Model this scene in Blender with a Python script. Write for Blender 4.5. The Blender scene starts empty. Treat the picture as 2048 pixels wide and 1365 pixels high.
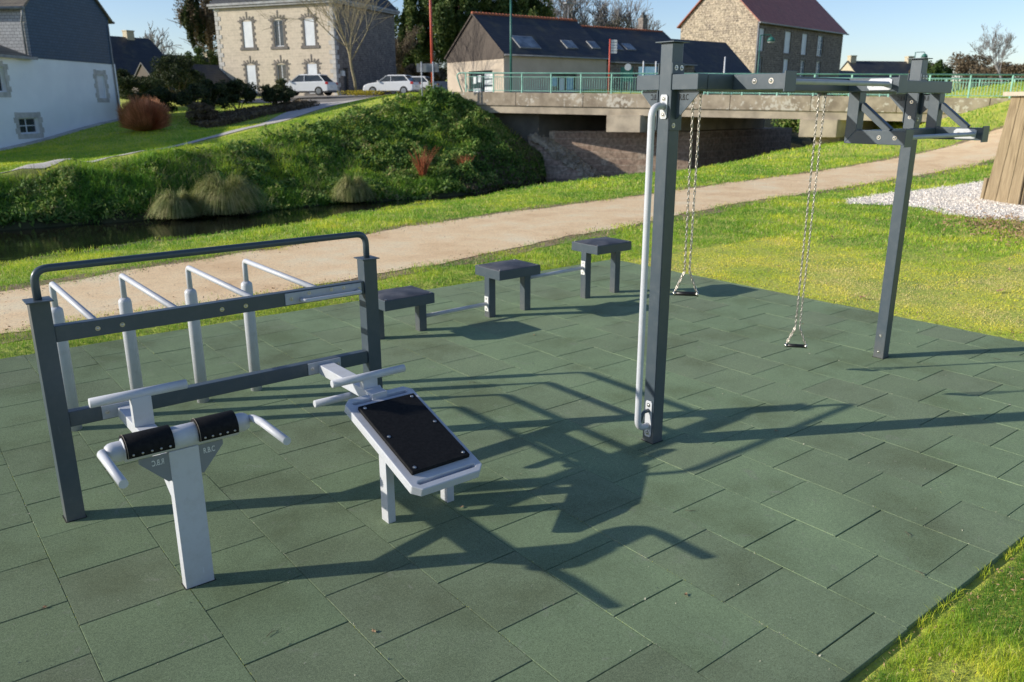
import bpy, bmesh, math, random
import numpy as np
from mathutils import Vector, Matrix
random.seed(7); rng = np.random.default_rng(11)
scene = bpy.context.scene
COL = scene.collection
R = math.radians

# ------------------------------------------------------------------ materials
def newmat(name):
    m = bpy.data.materials.new(name); m.use_nodes = True
    nt = m.node_tree
    return m, nt, nt.nodes, nt.links, nt.nodes['Principled BSDF']
def ramp(nd, stops):
    r = nd.new('ShaderNodeValToRGB'); els = r.color_ramp.elements
    while len(els) > 1: els.remove(els[-1])
    els[0].position = stops[0][0]; els[0].color = (*stops[0][1], 1)
    for p, c in stops[1:]:
        e = els.new(p); e.color = (*c, 1)
    return r
def noise(nd, lk, scale, detail=4, rough=.55, coord='pos', dist=0):
    n = nd.new('ShaderNodeTexNoise'); n.inputs['Scale'].default_value = scale
    n.inputs['Detail'].default_value = detail; n.inputs['Roughness'].default_value = rough
    n.inputs['Distortion'].default_value = dist
    g = nd.new('ShaderNodeNewGeometry') if coord == 'pos' else nd.new('ShaderNodeTexCoord')
    lk.new(g.outputs['Position' if coord == 'pos' else 'Object'], n.inputs['Vector'])
    return n
def mix(nd, lk, a, b, fac, mode='MIX'):
    m = nd.new('ShaderNodeMix'); m.data_type = 'RGBA'; m.blend_type = mode
    for s, v in ((6, a), (7, b), (0, fac)):
        if isinstance(v, (int, float)): m.inputs[s].default_value = v
        elif isinstance(v, tuple): m.inputs[s].default_value = (*v, 1)
        else: lk.new(v, m.inputs[s])
    return m.outputs[2]
def bump(nd, lk, b, h, strength, dist):
    bp = nd.new('ShaderNodeBump'); bp.inputs['Strength'].default_value = strength
    bp.inputs['Distance'].default_value = dist
    lk.new(h, bp.inputs['Height']); lk.new(bp.outputs[0], b.inputs['Normal'])
def simple(name, c1, c2=None, scale=8, rough=.6, metal=0, bstr=0, bscale=60, bdist=.002, detail=4, spec=.5, lo=.35, hi=.65):
    m, nt, nd, lk, b = newmat(name)
    c2 = c2 or tuple(x * .82 for x in c1)
    n = noise(nd, lk, scale, detail)
    r = ramp(nd, [(lo, c1), (hi, c2)])
    lk.new(n.outputs['Fac'], r.inputs[0]); lk.new(r.outputs[0], b.inputs['Base Color'])
    b.inputs['Roughness'].default_value = rough; b.inputs['Metallic'].default_value = metal
    b.inputs['Specular IOR Level'].default_value = spec
    if bstr:
        n2 = noise(nd, lk, bscale, 5, .6); bump(nd, lk, b, n2.outputs['Fac'], bstr, bdist)
    return m
def paint(name, c, rough=.38, dirt=(.3, .28, .24), amt=.18):
    m, nt, nd, lk, b = newmat(name)
    n = noise(nd, lk, 14, 8, .7); n2 = noise(nd, lk, 420, 2, .5)
    r = ramp(nd, [(.48, (0, 0, 0)), (.70, (amt,) * 3)]); lk.new(n.outputs['Fac'], r.inputs[0])
    # splash dirt towards the ground, broken up by noise, and fine rubbed scratches
    g = nd.new('ShaderNodeNewGeometry'); sp = nd.new('ShaderNodeSeparateXYZ'); lk.new(g.outputs['Position'], sp.inputs[0])
    zr = nd.new('ShaderNodeMapRange'); zr.inputs[1].default_value = .30; zr.inputs[2].default_value = 0; zr.inputs[3].default_value = 0; zr.inputs[4].default_value = .45; lk.new(sp.outputs[2], zr.inputs[0])
    nz = noise(nd, lk, 30, 6, .7); zm = nd.new('ShaderNodeMath'); zm.operation = 'MULTIPLY'; lk.new(zr.outputs[0], zm.inputs[0]); lk.new(nz.outputs['Fac'], zm.inputs[1])
    mpn = nd.new('ShaderNodeMapping'); mpn.inputs['Scale'].default_value = (90, 90, 7); mpn.inputs['Rotation'].default_value = (.5, .3, 0); lk.new(g.outputs['Position'], mpn.inputs[0])
    scn = nd.new('ShaderNodeTexNoise'); scn.inputs['Scale'].default_value = 1; scn.inputs['Detail'].default_value = 3; lk.new(mpn.outputs[0], scn.inputs['Vector'])
    scr = ramp(nd, [(.70, (0, 0, 0)), (.76, (.22,) * 3)]); lk.new(scn.outputs['Fac'], scr.inputs[0])
    cc_ = mix(nd, lk, mix(nd, lk, c, dirt, r.outputs[0]), (.26, .22, .16), zm.outputs[0])
    lk.new(mix(nd, lk, cc_, tuple(min(1, q * 1.5 + .08) for q in c), scr.outputs[0]), b.inputs['Base Color'])
    rr = nd.new('ShaderNodeMapRange'); rr.inputs[3].default_value = rough - .06; rr.inputs[4].default_value = rough + .16
    lk.new(n.outputs['Fac'], rr.inputs[0]); lk.new(rr.outputs[0], b.inputs['Roughness'])
    bump(nd, lk, b, n2.outputs['Fac'], .12, .0006)
    return m
M = {}
M['dark'] = paint('anthracite_paint', (.060, .082, .102), .30, (.16, .17, .17), .16)
M['grey'] = paint('light_grey_paint', (.56, .575, .61), .42, (.30, .28, .25), .22)
M['plate'] = paint('plate_grey', (.42, .44, .48), .45, (.25, .24, .22), .3)
M['gusset'] = paint('gusset_grey', (.22, .235, .25), .5, (.2, .2, .2), .2)
M['hollow'] = simple('cut_letter_dark', (.012, .014, .017), rough=.8)
M['letter'] = simple('cut_letter_light', (.85, .86, .84), rough=.5)  # pale colour paints the lit background seen through the letters
M['steel'] = simple('stainless_steel', (.62, .6, .57), (.45, .43, .4), 60, .28, 1)
M['zinc'] = simple('galvanised_chain', (.62, .58, .52), (.36, .32, .27), 90, .38, .85)
M['rubber'] = simple('black_rubber', (.006, .006, .007), (.013, .013, .0135), 55, .75, bstr=.6, bscale=420, bdist=.0015, spec=.22)
M['grip'] = simple('black_grip', (.01, .01, .01), (.018, .018, .018), 40, .35)
M['stitch'] = simple('stitching', (.35, .3, .24), rough=.8)
M['seat'] = simple('domed_rubber_seat', (.05, .051, .058), (.13, .125, .128), 6, .48, bstr=.25, bscale=300, bdist=.001)
M['concrete'] = simple('weathered_concrete', (.56, .47, .35), (.34, .285, .215), 1.3, .9, bstr=.5, bscale=18, bdist=.02, detail=9)
M['concrete_shaded'] = simple('shadowed_concrete', (.20, .18, .15), (.13, .12, .10), 1.1, .9)  # concrete with the shade below the deck painted into its colour
M['railgreen'] = simple('pale_green_paint', (.27, .54, .43), (.18, .40, .32), 3, .5)
M['lampgreen'] = simple('dark_green_paint', (.03, .17, .13), (.03, .12, .10), 3, .45)
M['redpaint'] = simple('coral_red_paint', (.62, .10, .06), (.5, .08, .05), 3, .5)
M['white'] = simple('white_paint', (.78, .78, .76), (.68, .68, .66), 2, .5)
M['signwhite'] = simple('sign_white', (.75, .76, .76), (.66, .68, .7), 2, .4)
M['signblue'] = simple('sign_blue', (.25, .48, .62), (.4, .6, .72), 3, .4)
M['signdark'] = simple('sign_dark', (.05, .07, .08), rough=.4)
M['frost'] = simple('window_white', (.72, .75, .78), (.62, .65, .70), 1.5, .4)
M['glass'] = simple('dark_window_glass', (.02, .028, .036), (.05, .06, .07), 1.2, .08)
M['skyglass'] = simple('roof_window_glass', (.08, .11, .15), (.20, .25, .31), 1.5, .12)
M['carpaint'] = simple('white_car_paint', (.78, .79, .80), (.74, .75, .77), 2, .22)
M['carglass'] = simple('car_glass', (.03, .04, .05), (.07, .08, .09), 2, .08)
M['tyre'] = simple('tyre', (.015, .015, .015), rough=.8)
M['rim'] = simple('alloy_rim', (.5, .5, .5), rough=.35, metal=.8)
M['taillight'] = simple('red_lamp', (.5, .02, .015), rough=.25)
M['bark'] = simple('bark', (.16, .12, .075), (.09, .07, .045), 6, .9)
M['palebark'] = simple('lichen_bark', (.42, .36, .20), (.25, .20, .13), 9, .9)
M['twig'] = simple('bare_twigs', (.26, .20, .13), (.17, .13, .09), 3, .9)
M['greytwig'] = simple('grey_twigs', (.30, .29, .28), (.22, .2, .2), 3, .9)
M['redtwig'] = simple('red_stems', (.50, .13, .05), (.34, .12, .04), 2.5, .7)
M['litter'] = simple('dead_leaves', (.26, .15, .075), (.42, .29, .17), 25, .9)
M['plaster'] = simple('beige_plaster', (.55, .46, .36), (.47, .39, .30), .8, .9)
M['whiteplaster'] = simple('white_plaster', (.90, .92, .94), (.82, .84, .87), .6, .85, bstr=.2, bscale=12, bdist=.01)
M['zincgutter'] = simple('zinc_gutter', (.32, .33, .34), (.2, .2, .21), 3, .5)
M['cream'] = simple('cream_plaster', (.6, .52, .38), rough=.9)
M['redtile'] = simple('terracotta', (.50, .16, .08), (.36, .12, .07), 4, .8)
M['darkframe'] = simple('dark_window_frame', (.05, .05, .05), rough=.5)
M['granite'] = simple('granite_dressing', (.20, .18, .165), (.13, .12, .11), 2.5, .9)
M['lightgranite'] = simple('pale_granite', (.58, .56, .53), (.42, .41, .39), 3, .9)

def leafmat(name, stops, scale=1.5, trans=.25, rough=.6):
    m, nt, nd, lk, b = newmat(name)
    n = noise(nd, lk, scale, 3)
    g = nd.new('ShaderNodeNewGeometry')
    a = nd.new('ShaderNodeMath'); a.operation = 'MULTIPLY_ADD'; a.inputs[1].default_value = .5; a.inputs[2].default_value = -.25
    lk.new(g.outputs['Random Per Island'], a.inputs[0])
    s = nd.new('ShaderNodeMath'); s.operation = 'ADD'
    lk.new(n.outputs['Fac'], s.inputs[0]); lk.new(a.outputs[0], s.inputs[1])
    r = ramp(nd, stops); lk.new(s.outputs[0], r.inputs[0])
    lk.new(r.outputs[0], b.inputs['Base Color']); b.inputs['Roughness'].default_value = rough
    b.inputs['Specular IOR Level'].default_value = .3
    tr = nd.new('ShaderNodeBsdfTranslucent'); lk.new(r.outputs[0], tr.inputs['Color'])
    mx = nd.new('ShaderNodeMixShader'); mx.inputs[0].default_value = trans
    lk.new(b.outputs[0], mx.inputs[1]); lk.new(tr.outputs[0], mx.inputs[2])
    lk.new(mx.outputs[0], nd['Material Output'].inputs[0])
    return m
M['conifer'] = leafmat('conifer_needles', [(.25, (.035, .065, .018)), (.55, (.10, .16, .04)), (.8, (.24, .27, .08))], .5)
M['darkleaf'] = leafmat('dark_evergreen', [(.25, (.02, .035, .014)), (.6, (.055, .08, .026)), (.85, (.13, .13, .05))], 1.2)
M['greenleaf'] = leafmat('green_leaves', [(.25, (.03, .06, .015)), (.55, (.07, .13, .025)), (.8, (.16, .20, .05))], 1.0)
M['bankleaf'] = leafmat('bank_leaves', [(.12, (.035, .075, .02)), (.36, (.09, .19, .035)), (.55, (.20, .33, .06)), (.72, (.36, .40, .11)), (.9, (.46, .34, .19))], .55, .3)
M['brownleaf'] = leafmat('dry_shrub', [(.25, (.10, .075, .045)), (.6, (.20, .15, .09)), (.85, (.30, .24, .15))], 1.2)
M['orangeleaf'] = leafmat('orange_twigs', [(.2, (.26, .11, .045)), (.5, (.60, .25, .11)), (.8, (.92, .46, .27))], 1.5)
M['tussock'] = leafmat('tussock_blades', [(.2, (.12, .17, .04)), (.5, (.30, .32, .10)), (.85, (.52, .46, .22))], 3)
M['yellowflower'] = leafmat('yellow_flowers', [(.3, (.4, .32, .03)), (.7, (.6, .5, .05))], 5)

def grassmat(name, yellow=0.0, trans=.35):
    m, nt, nd, lk, b = newmat(name)
    n = noise(nd, lk, .9, 5, .6); n2 = noise(nd, lk, 6, 3, .6)
    at = nd.new('ShaderNodeAttribute'); at.attribute_name = 'tone'
    s = nd.new('ShaderNodeMath'); s.operation = 'MULTIPLY_ADD'; s.inputs[1].default_value = .55
    lk.new(n.outputs['Fac'], s.inputs[0]); lk.new(at.outputs['Fac'], s.inputs[2])
    s2 = nd.new('ShaderNodeMath'); s2.operation = 'MULTIPLY_ADD'; s2.inputs[1].default_value = .3
    lk.new(n2.outputs['Fac'], s2.inputs[0]); lk.new(s.outputs[0], s2.inputs[2])
    r = ramp(nd, [(.15, (.12, .28, .03)), (.38, (.27, .47, .045)), (.56, (.55, .64, .055)), (.80, (.90, .80, .09)), (1.0, (.82, .68, .32))])
    lk.new(s2.outputs[0], r.inputs[0]); lk.new(r.outputs[0], b.inputs['Base Color'])
    b.inputs['Roughness'].default_value = .5; b.inputs['Specular IOR Level'].default_value = .3
    tr = nd.new('ShaderNodeBsdfTranslucent'); lk.new(r.outputs[0], tr.inputs['Color'])
    mx = nd.new('ShaderNodeMixShader'); mx.inputs[0].default_value = trans
    lk.new(b.outputs[0], mx.inputs[1]); lk.new(tr.outputs[0], mx.inputs[2])
    lk.new(mx.outputs[0], nd['Material Output'].inputs[0])
    return m
M['grass'] = grassmat('grass_blades')
M['bed_earth'] = simple('damp_earth', (.045, .032, .02), (.09, .065, .04), 8, .95, bstr=.6, bscale=30, bdist=.02)

def ground_mat():
    m, nt, nd, lk, b = newmat('ground_turf')
    n = noise(nd, lk, 1.1, 6, .6); n2 = noise(nd, lk, 14, 5, .65); n3 = noise(nd, lk, .25, 3)
    a = ramp(nd, [(.3, (.17, .31, .035)), (.5, (.50, .58, .06)), (.68, (.80, .72, .11))]); lk.new(n.outputs['Fac'], a.inputs[0])
    c = ramp(nd, [(.33, (.18, .14, .06)), (.48, (.50, .50, .10)), (.65, (.56, .64, .10))]); lk.new(n2.outputs['Fac'], c.inputs[0])
    at = nd.new('ShaderNodeAttribute'); at.attribute_name = 'tone'
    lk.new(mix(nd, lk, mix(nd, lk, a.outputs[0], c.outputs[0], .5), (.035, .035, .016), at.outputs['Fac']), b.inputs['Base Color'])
    b.inputs['Roughness'].default_value = .9
    bump(nd, lk, b, n2.outputs['Fac'], .9, .04)
    return m
M['ground'] = ground_mat()
def tile_mat():
    m, nt, nd, lk, b = newmat('green_rubber_tiles')
    g = nd.new('ShaderNodeNewGeometry')
    r0 = ramp(nd, [(0, (.208, .262, .158)), (.3, (.214, .284, .164)), (.7, (.224, .298, .172)), (1, (.214, .262, .162))])
    lk.new(g.outputs['Random Per Island'], r0.inputs[0])
    big = noise(nd, lk, 1.4, 6, .6); r1 = ramp(nd, [(.35, (.80, .78, .74)), (.5, (1, 1, 1)), (.7, (1.10, 1.10, 1.08))]); lk.new(big.outputs['Fac'], r1.inputs[0])
    c1 = mix(nd, lk, r0.outputs[0], r1.outputs[0], 1.0, 'MULTIPLY')
    # darker towards the left: tile wear plus lens vignette painted into the colour
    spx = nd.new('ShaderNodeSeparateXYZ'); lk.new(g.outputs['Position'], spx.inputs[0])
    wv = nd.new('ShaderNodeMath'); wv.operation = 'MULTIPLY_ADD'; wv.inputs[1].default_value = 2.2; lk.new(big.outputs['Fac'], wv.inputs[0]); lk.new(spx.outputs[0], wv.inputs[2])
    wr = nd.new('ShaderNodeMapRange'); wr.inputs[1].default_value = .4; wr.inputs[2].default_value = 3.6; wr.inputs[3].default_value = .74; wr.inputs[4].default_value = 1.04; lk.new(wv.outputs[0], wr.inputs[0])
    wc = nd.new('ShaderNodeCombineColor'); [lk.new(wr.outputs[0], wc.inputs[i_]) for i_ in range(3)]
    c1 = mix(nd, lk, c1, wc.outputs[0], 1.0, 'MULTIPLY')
    st = noise(nd, lk, .55, 3, .5); rs = ramp(nd, [(.56, (0, 0, 0)), (.80, (.28,) * 3)]); lk.new(st.outputs['Fac'], rs.inputs[0])
    c2 = mix(nd, lk, c1, (.095, .088, .060), rs.outputs[0])
    sc = noise(nd, lk, 5.5, 9, .8, dist=.8); rsc = ramp(nd, [(.58, (0, 0, 0)), (.70, (.7,) * 3)]); lk.new(sc.outputs['Fac'], rsc.inputs[0])
    c2 = mix(nd, lk, c2, (.27, .28, .22), rsc.outputs[0])
    # rubber granules
    v = nd.new('ShaderNodeTexVoronoi'); v.inputs['Scale'].default_value = 420
    lk.new(g.outputs['Position'], v.inputs['Vector'])
    rv = ramp(nd, [(0, (.62, .62, .62)), (.5, (1, 1, 1)), (1, (1.35, 1.35, 1.3))])
    sep = nd.new('ShaderNodeSeparateColor'); lk.new(v.outputs['Color'], sep.inputs[0]); lk.new(sep.outputs[0], rv.inputs[0])
    c3 = mix(nd, lk, c2, rv.outputs[0], 1.0, 'MULTIPLY')
    v2 = noise(nd, lk, 60, 3, .8); rv2 = ramp(nd, [(.3, (.86,) * 3), (.7, (1.14,) * 3)]); lk.new(v2.outputs['Fac'], rv2.inputs[0])
    c4 = mix(nd, lk, c3, rv2.outputs[0], 1.0, 'MULTIPLY')
    lk.new(c4, b.inputs['Base Color']); b.inputs['Roughness'].default_value = .9
    b.inputs['Specular IOR Level'].default_value = .15
    bump(nd, lk, b, v.outputs['Distance'], .5, .0015)
    return m
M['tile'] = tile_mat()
M['joint'] = simple('dark_joint', (.012, .014, .010), (.05, .05, .035), 30, .95)
M['grit'] = simple('pale_grit', (.5, .48, .40), (.3, .3, .2), 60, .9)
def sand_mat():
    m, nt, nd, lk, b = newmat('sandy_path')
    n = noise(nd, lk, .8, 7, .65); n2 = noise(nd, lk, 45, 4, .7)
    a = ramp(nd, [(.30, (.84, .57, .32)), (.5, (1.0, .745, .45)), (.68, (1.0, .84, .57))]); lk.new(n.outputs['Fac'], a.inputs[0])
    c = ramp(nd, [(.3, (.72, .70, .68)), (.55, (1, 1, 1)), (.8, (1.1, 1.1, 1.1))]); lk.new(n2.outputs['Fac'], c.inputs[0])
    lk.new(mix(nd, lk, a.outputs[0], c.outputs[0], 1.0, 'MULTIPLY'), b.inputs['Base Color'])
    b.inputs['Roughness'].default_value = .95; b.inputs['Specular IOR Level'].default_value = .15
    bump(nd, lk, b, n2.outputs['Fac'], .5, .012)
    return m
M['sand'] = sand_mat()
M['pathstone'] = simple('path_stones', (.80, .64, .46), (.55, .42, .30), 30, .95)
M['verge'] = simple('path_verge_soil', (.42, .30, .18), (.26, .19, .09), 5, .95, bstr=.8, bscale=25, bdist=.03, detail=8)
M['tarpath'] = simple('grey_gravel_path', (.62, .57, .52), (.50, .46, .42), 2, .95, bstr=.4, bscale=40, bdist=.01)
M['asphalt'] = simple('asphalt', (.30, .28, .26), (.22, .205, .19), .7, .9)
M['gravel'] = simple('white_gravel', (.92, .84, .73), (.62, .54, .46), 28, .95, bstr=1, bscale=28, bdist=.03, lo=.4, hi=.62)
M['stones'] = leafmat('white_stones', [(.1, (.50, .43, .36)), (.3, (.92, .84, .74)), (.8, (1.0, .95, .87))], 8, 0, .9)
def water_mat():
    m, nt, nd, lk, b = newmat('river_water')
    b.inputs['Base Color'].default_value = (.012, .013, .009, 1); b.inputs['Roughness'].default_value = .06
    b.inputs['IOR'].default_value = 1.33
    n = noise(nd, lk, 2.2, 4, .5); bump(nd, lk, b, n.outputs['Fac'], .12, .05)
    return m
M['water'] = water_mat()
def stone_mat(name, c1, c2, c3, mortar, bw=.45, bh=.2, coord='Object', ms=.02, bstr=.6, lo=.6, hi=1.3, mixf=.55):
    m, nt, nd, lk, b = newmat(name)
    tc = nd.new('ShaderNodeTexCoord'); 
    br = nd.new('ShaderNodeTexBrick'); br.inputs['Scale'].default_value = 1
    br.inputs['Brick Width'].default_value = bw; br.inputs['Row Height'].default_value = bh
    br.inputs['Mortar Size'].default_value = ms; br.inputs['Mortar Smooth'].default_value = .4
    br.offset_frequency = 2; br.squash = .7; br.squash_frequency = 3
    br.inputs['Color1'].default_value = (*c1, 1); br.inputs['Color2'].default_value = (*c2, 1); br.inputs['Mortar'].default_value = (*mortar, 1)
    # wall coordinate: along = x+y, up = z (object space, rotated wall objects)
    sp = nd.new('ShaderNodeSeparateXYZ'); lk.new(tc.outputs[coord], sp.inputs[0])
    ad = nd.new('ShaderNodeMath'); lk.new(sp.outputs[0], ad.inputs[0]); lk.new(sp.outputs[1], ad.inputs[1])
    wn = noise(nd, lk, 2.5, 3, .5)
    w1 = nd.new('ShaderNodeMath'); w1.operation = 'MULTIPLY_ADD'; w1.inputs[1].default_value = .12
    lk.new(wn.outputs['Fac'], w1.inputs[0]); lk.new(sp.outputs[2], w1.inputs[2])
    cb = nd.new('ShaderNodeCombineXYZ'); lk.new(ad.outputs[0], cb.inputs[0]); lk.new(w1.outputs[0], cb.inputs[1])
    lk.new(cb.outputs[0], br.inputs['Vector'])
    n = noise(nd, lk, 1.2, 6, .6); r = ramp(nd, [(.38, (0, 0, 0)), (.62, (1, 1, 1))]); lk.new(n.outputs['Fac'], r.inputs[0])
    f = nd.new('ShaderNodeMath'); f.operation = 'MULTIPLY'; f.inputs[1].default_value = mixf; lk.new(r.outputs[0], f.inputs[0])
    n2 = noise(nd, lk, 5.5, 4, .7); r2 = ramp(nd, [(.35, (lo,) * 3), (.65, (hi,) * 3)]); lk.new(n2.outputs['Fac'], r2.inputs[0])
    c = mix(nd, lk, br.outputs['Color'], c3, f.outputs[0])
    lk.new(mix(nd, lk, c, r2.outputs[0], 1.0, 'MULTIPLY'), b.inputs['Base Color'])
    b.inputs['Roughness'].default_value = .9
    bump(nd, lk, b, br.outputs['Fac'], -bstr, .02)
    return m
M['palestone'] = stone_mat('pale_coursed_stone', (.60, .51, .41), (.50, .43, .34), (.62, .54, .43), (.64, .56, .45), .60, .20, ms=.016, bstr=.3, lo=.90, hi=1.08, mixf=.35)
M['rubble'] = stone_mat('grey_rubble_stone', (.17, .14, .12), (.26, .22, .185), (.13, .115, .11), (.33, .29, .25), .30, .17)
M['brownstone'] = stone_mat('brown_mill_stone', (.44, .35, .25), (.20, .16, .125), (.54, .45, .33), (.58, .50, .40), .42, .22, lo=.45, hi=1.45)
M['brownstone_shaded'] = stone_mat('brown_mill_stone_shaded', (.24, .19, .15), (.13, .10, .085), (.19, .155, .13), (.34, .29, .24), .42, .22, lo=.5, hi=1.4)  # darker copy of the mill stone, shade painted into the colour
M['pierstone'] = stone_mat('old_pier_stone', (.46, .31, .23), (.34, .24, .18), (.50, .38, .28), (.56, .46, .36), .85, .38, coord='Object')
def slate_mat(name, c1, c2, moss=0, rs=.16):
    m, nt, nd, lk, b = newmat(name)
    tc = nd.new('ShaderNodeTexCoord'); sp = nd.new('ShaderNodeSeparateXYZ'); lk.new(tc.outputs['Object'], sp.inputs[0])
    ad = nd.new('ShaderNodeMath'); lk.new(sp.outputs[0], ad.inputs[0]); lk.new(sp.outputs[1], ad.inputs[1])
    cb = nd.new('ShaderNodeCombineXYZ'); lk.new(ad.outputs[0], cb.inputs[0]); lk.new(sp.outputs[2], cb.inputs[1])
    br = nd.new('ShaderNodeTexBrick'); br.inputs['Scale'].default_value = 1
    br.inputs['Brick Width'].default_value = .24; br.inputs['Row Height'].default_value = rs
    br.inputs['Mortar Size'].default_value = .012; br.inputs['Color1'].default_value = (*c1, 1)
    br.inputs['Color2'].default_value = (*c2, 1); br.inputs['Mortar'].default_value = (*[x * .45 for x in c1], 1)
    lk.new(cb.outputs[0], br.inputs['Vector'])
    n = noise(nd, lk, .9, 7, .65); r = ramp(nd, [(.52, (0, 0, 0)), (.72, (moss,) * 3)]); lk.new(n.outputs['Fac'], r.inputs[0])
    lk.new(mix(nd, lk, br.outputs['Color'], (.13, .12, .07), r.outputs[0]), b.inputs['Base Color'])
    b.inputs['Roughness'].default_value = .55
    bump(nd, lk, b, br.outputs['Fac'], -.4, .01)
    return m
M['slate'] = slate_mat('dark_slate', (.030, .034, .042), (.048, .052, .060), .6)
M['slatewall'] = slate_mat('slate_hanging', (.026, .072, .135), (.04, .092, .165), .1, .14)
M['slatewall_lit'] = slate_mat('slate_hanging_sunlit', (.36, .37, .38), (.46, .47, .48), .2, .14)  # same slate as the gable, with sunlight painted into its colour
M['redroof'] = slate_mat('red_brown_roof', (.36, .11, .075), (.46, .16, .11), .25, .2)
M['brownroof'] = slate_mat('weathered_brown_roof', (.15, .125, .095), (.20, .17, .13), .4, .2)
def wood_mat(name, c1, c2, plank=.14, vertical=True, scale=1.0):
    m, nt, nd, lk, b = newmat(name)
    tc = nd.new('ShaderNodeTexCoord'); mp = nd.new('ShaderNodeMapping'); mp.inputs['Scale'].default_value = (14 * scale, 14 * scale, 1.1 * scale)
    lk.new(tc.outputs['Object'], mp.inputs[0])
    n = nd.new('ShaderNodeTexNoise'); n.inputs['Scale'].default_value = 1.6; n.inputs['Detail'].default_value = 7; n.inputs['Distortion'].default_value = 1.2
    lk.new(mp.outputs[0], n.inputs['Vector'])
    r = ramp(nd, [(.3, c1), (.7, c2)]); lk.new(n.outputs['Fac'], r.inputs[0])
    sp = nd.new('ShaderNodeSeparateXYZ'); lk.new(tc.outputs['Object'], sp.inputs[0])
    ad = nd.new('ShaderNodeMath'); lk.new(sp.outputs[0], ad.inputs[0]); lk.new(sp.outputs[1], ad.inputs[1])
    dv = nd.new('ShaderNodeMath'); dv.operation = 'DIVIDE'; dv.inputs[1].default_value = plank; lk.new(ad.outputs[0], dv.inputs[0])
    fr = nd.new('ShaderNodeMath'); fr.operation = 'FRACT'; lk.new(dv.outputs[0], fr.inputs[0])
    r2 = ramp(nd, [(0, (.3,) * 3), (.05, (1, 1, 1)), (.95, (1, 1, 1)), (1, (.3,) * 3)]); lk.new(fr.outputs[0], r2.inputs[0])
    lk.new(mix(nd, lk, r.outputs[0], r2.outputs[0], 1.0 if plank < 5 else 0.0, 'MULTIPLY'), b.inputs['Base Color'])
    b.inputs['Roughness'].default_value = .75
    bump(nd, lk, b, n.outputs['Fac'], .3, .004)
    return m
M['cladding'] = wood_mat('grey_brown_cladding', (.055, .042, .034), (.115, .088, .070), .16)
M['timber'] = wood_mat('weathered_timber', (.20, .145, .080), (.38, .29, .175), 99, scale=.8)
M['timberpale'] = wood_mat('pale_timber', (.48, .41, .31), (.56, .49, .39), 99, scale=.8)
def fascia_mat():
    m, nt, nd, lk, b = newmat('lichen_fascia')
    n = noise(nd, lk, 1.1, 8, .65); r = ramp(nd, [(.35, (.25, .20, .145)), (.6, (.47, .39, .29))]); lk.new(n.outputs['Fac'], r.inputs[0])
    v = noise(nd, lk, 5.5, 5, .6); w = noise(nd, lk, .7, 3)
    mu = nd.new('ShaderNodeMath'); mu.operation = 'MULTIPLY'; lk.new(v.outputs['Fac'], mu.inputs[0]); lk.new(w.outputs['Fac'], mu.inputs[1])
    r2 = ramp(nd, [(.285, (0, 0, 0)), (.31, (1, 1, 1))]); lk.new(mu.outputs[0], r2.inputs[0])
    lk.new(mix(nd, lk, r.outputs[0], (.60, .55, .46), r2.outputs[0]), b.inputs['Base Color'])
    b.inputs['Roughness'].default_value = .95; bump(nd, lk, b, n.outputs['Fac'], .5, .03)
    return m
M['fascia'] = fascia_mat()

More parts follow.
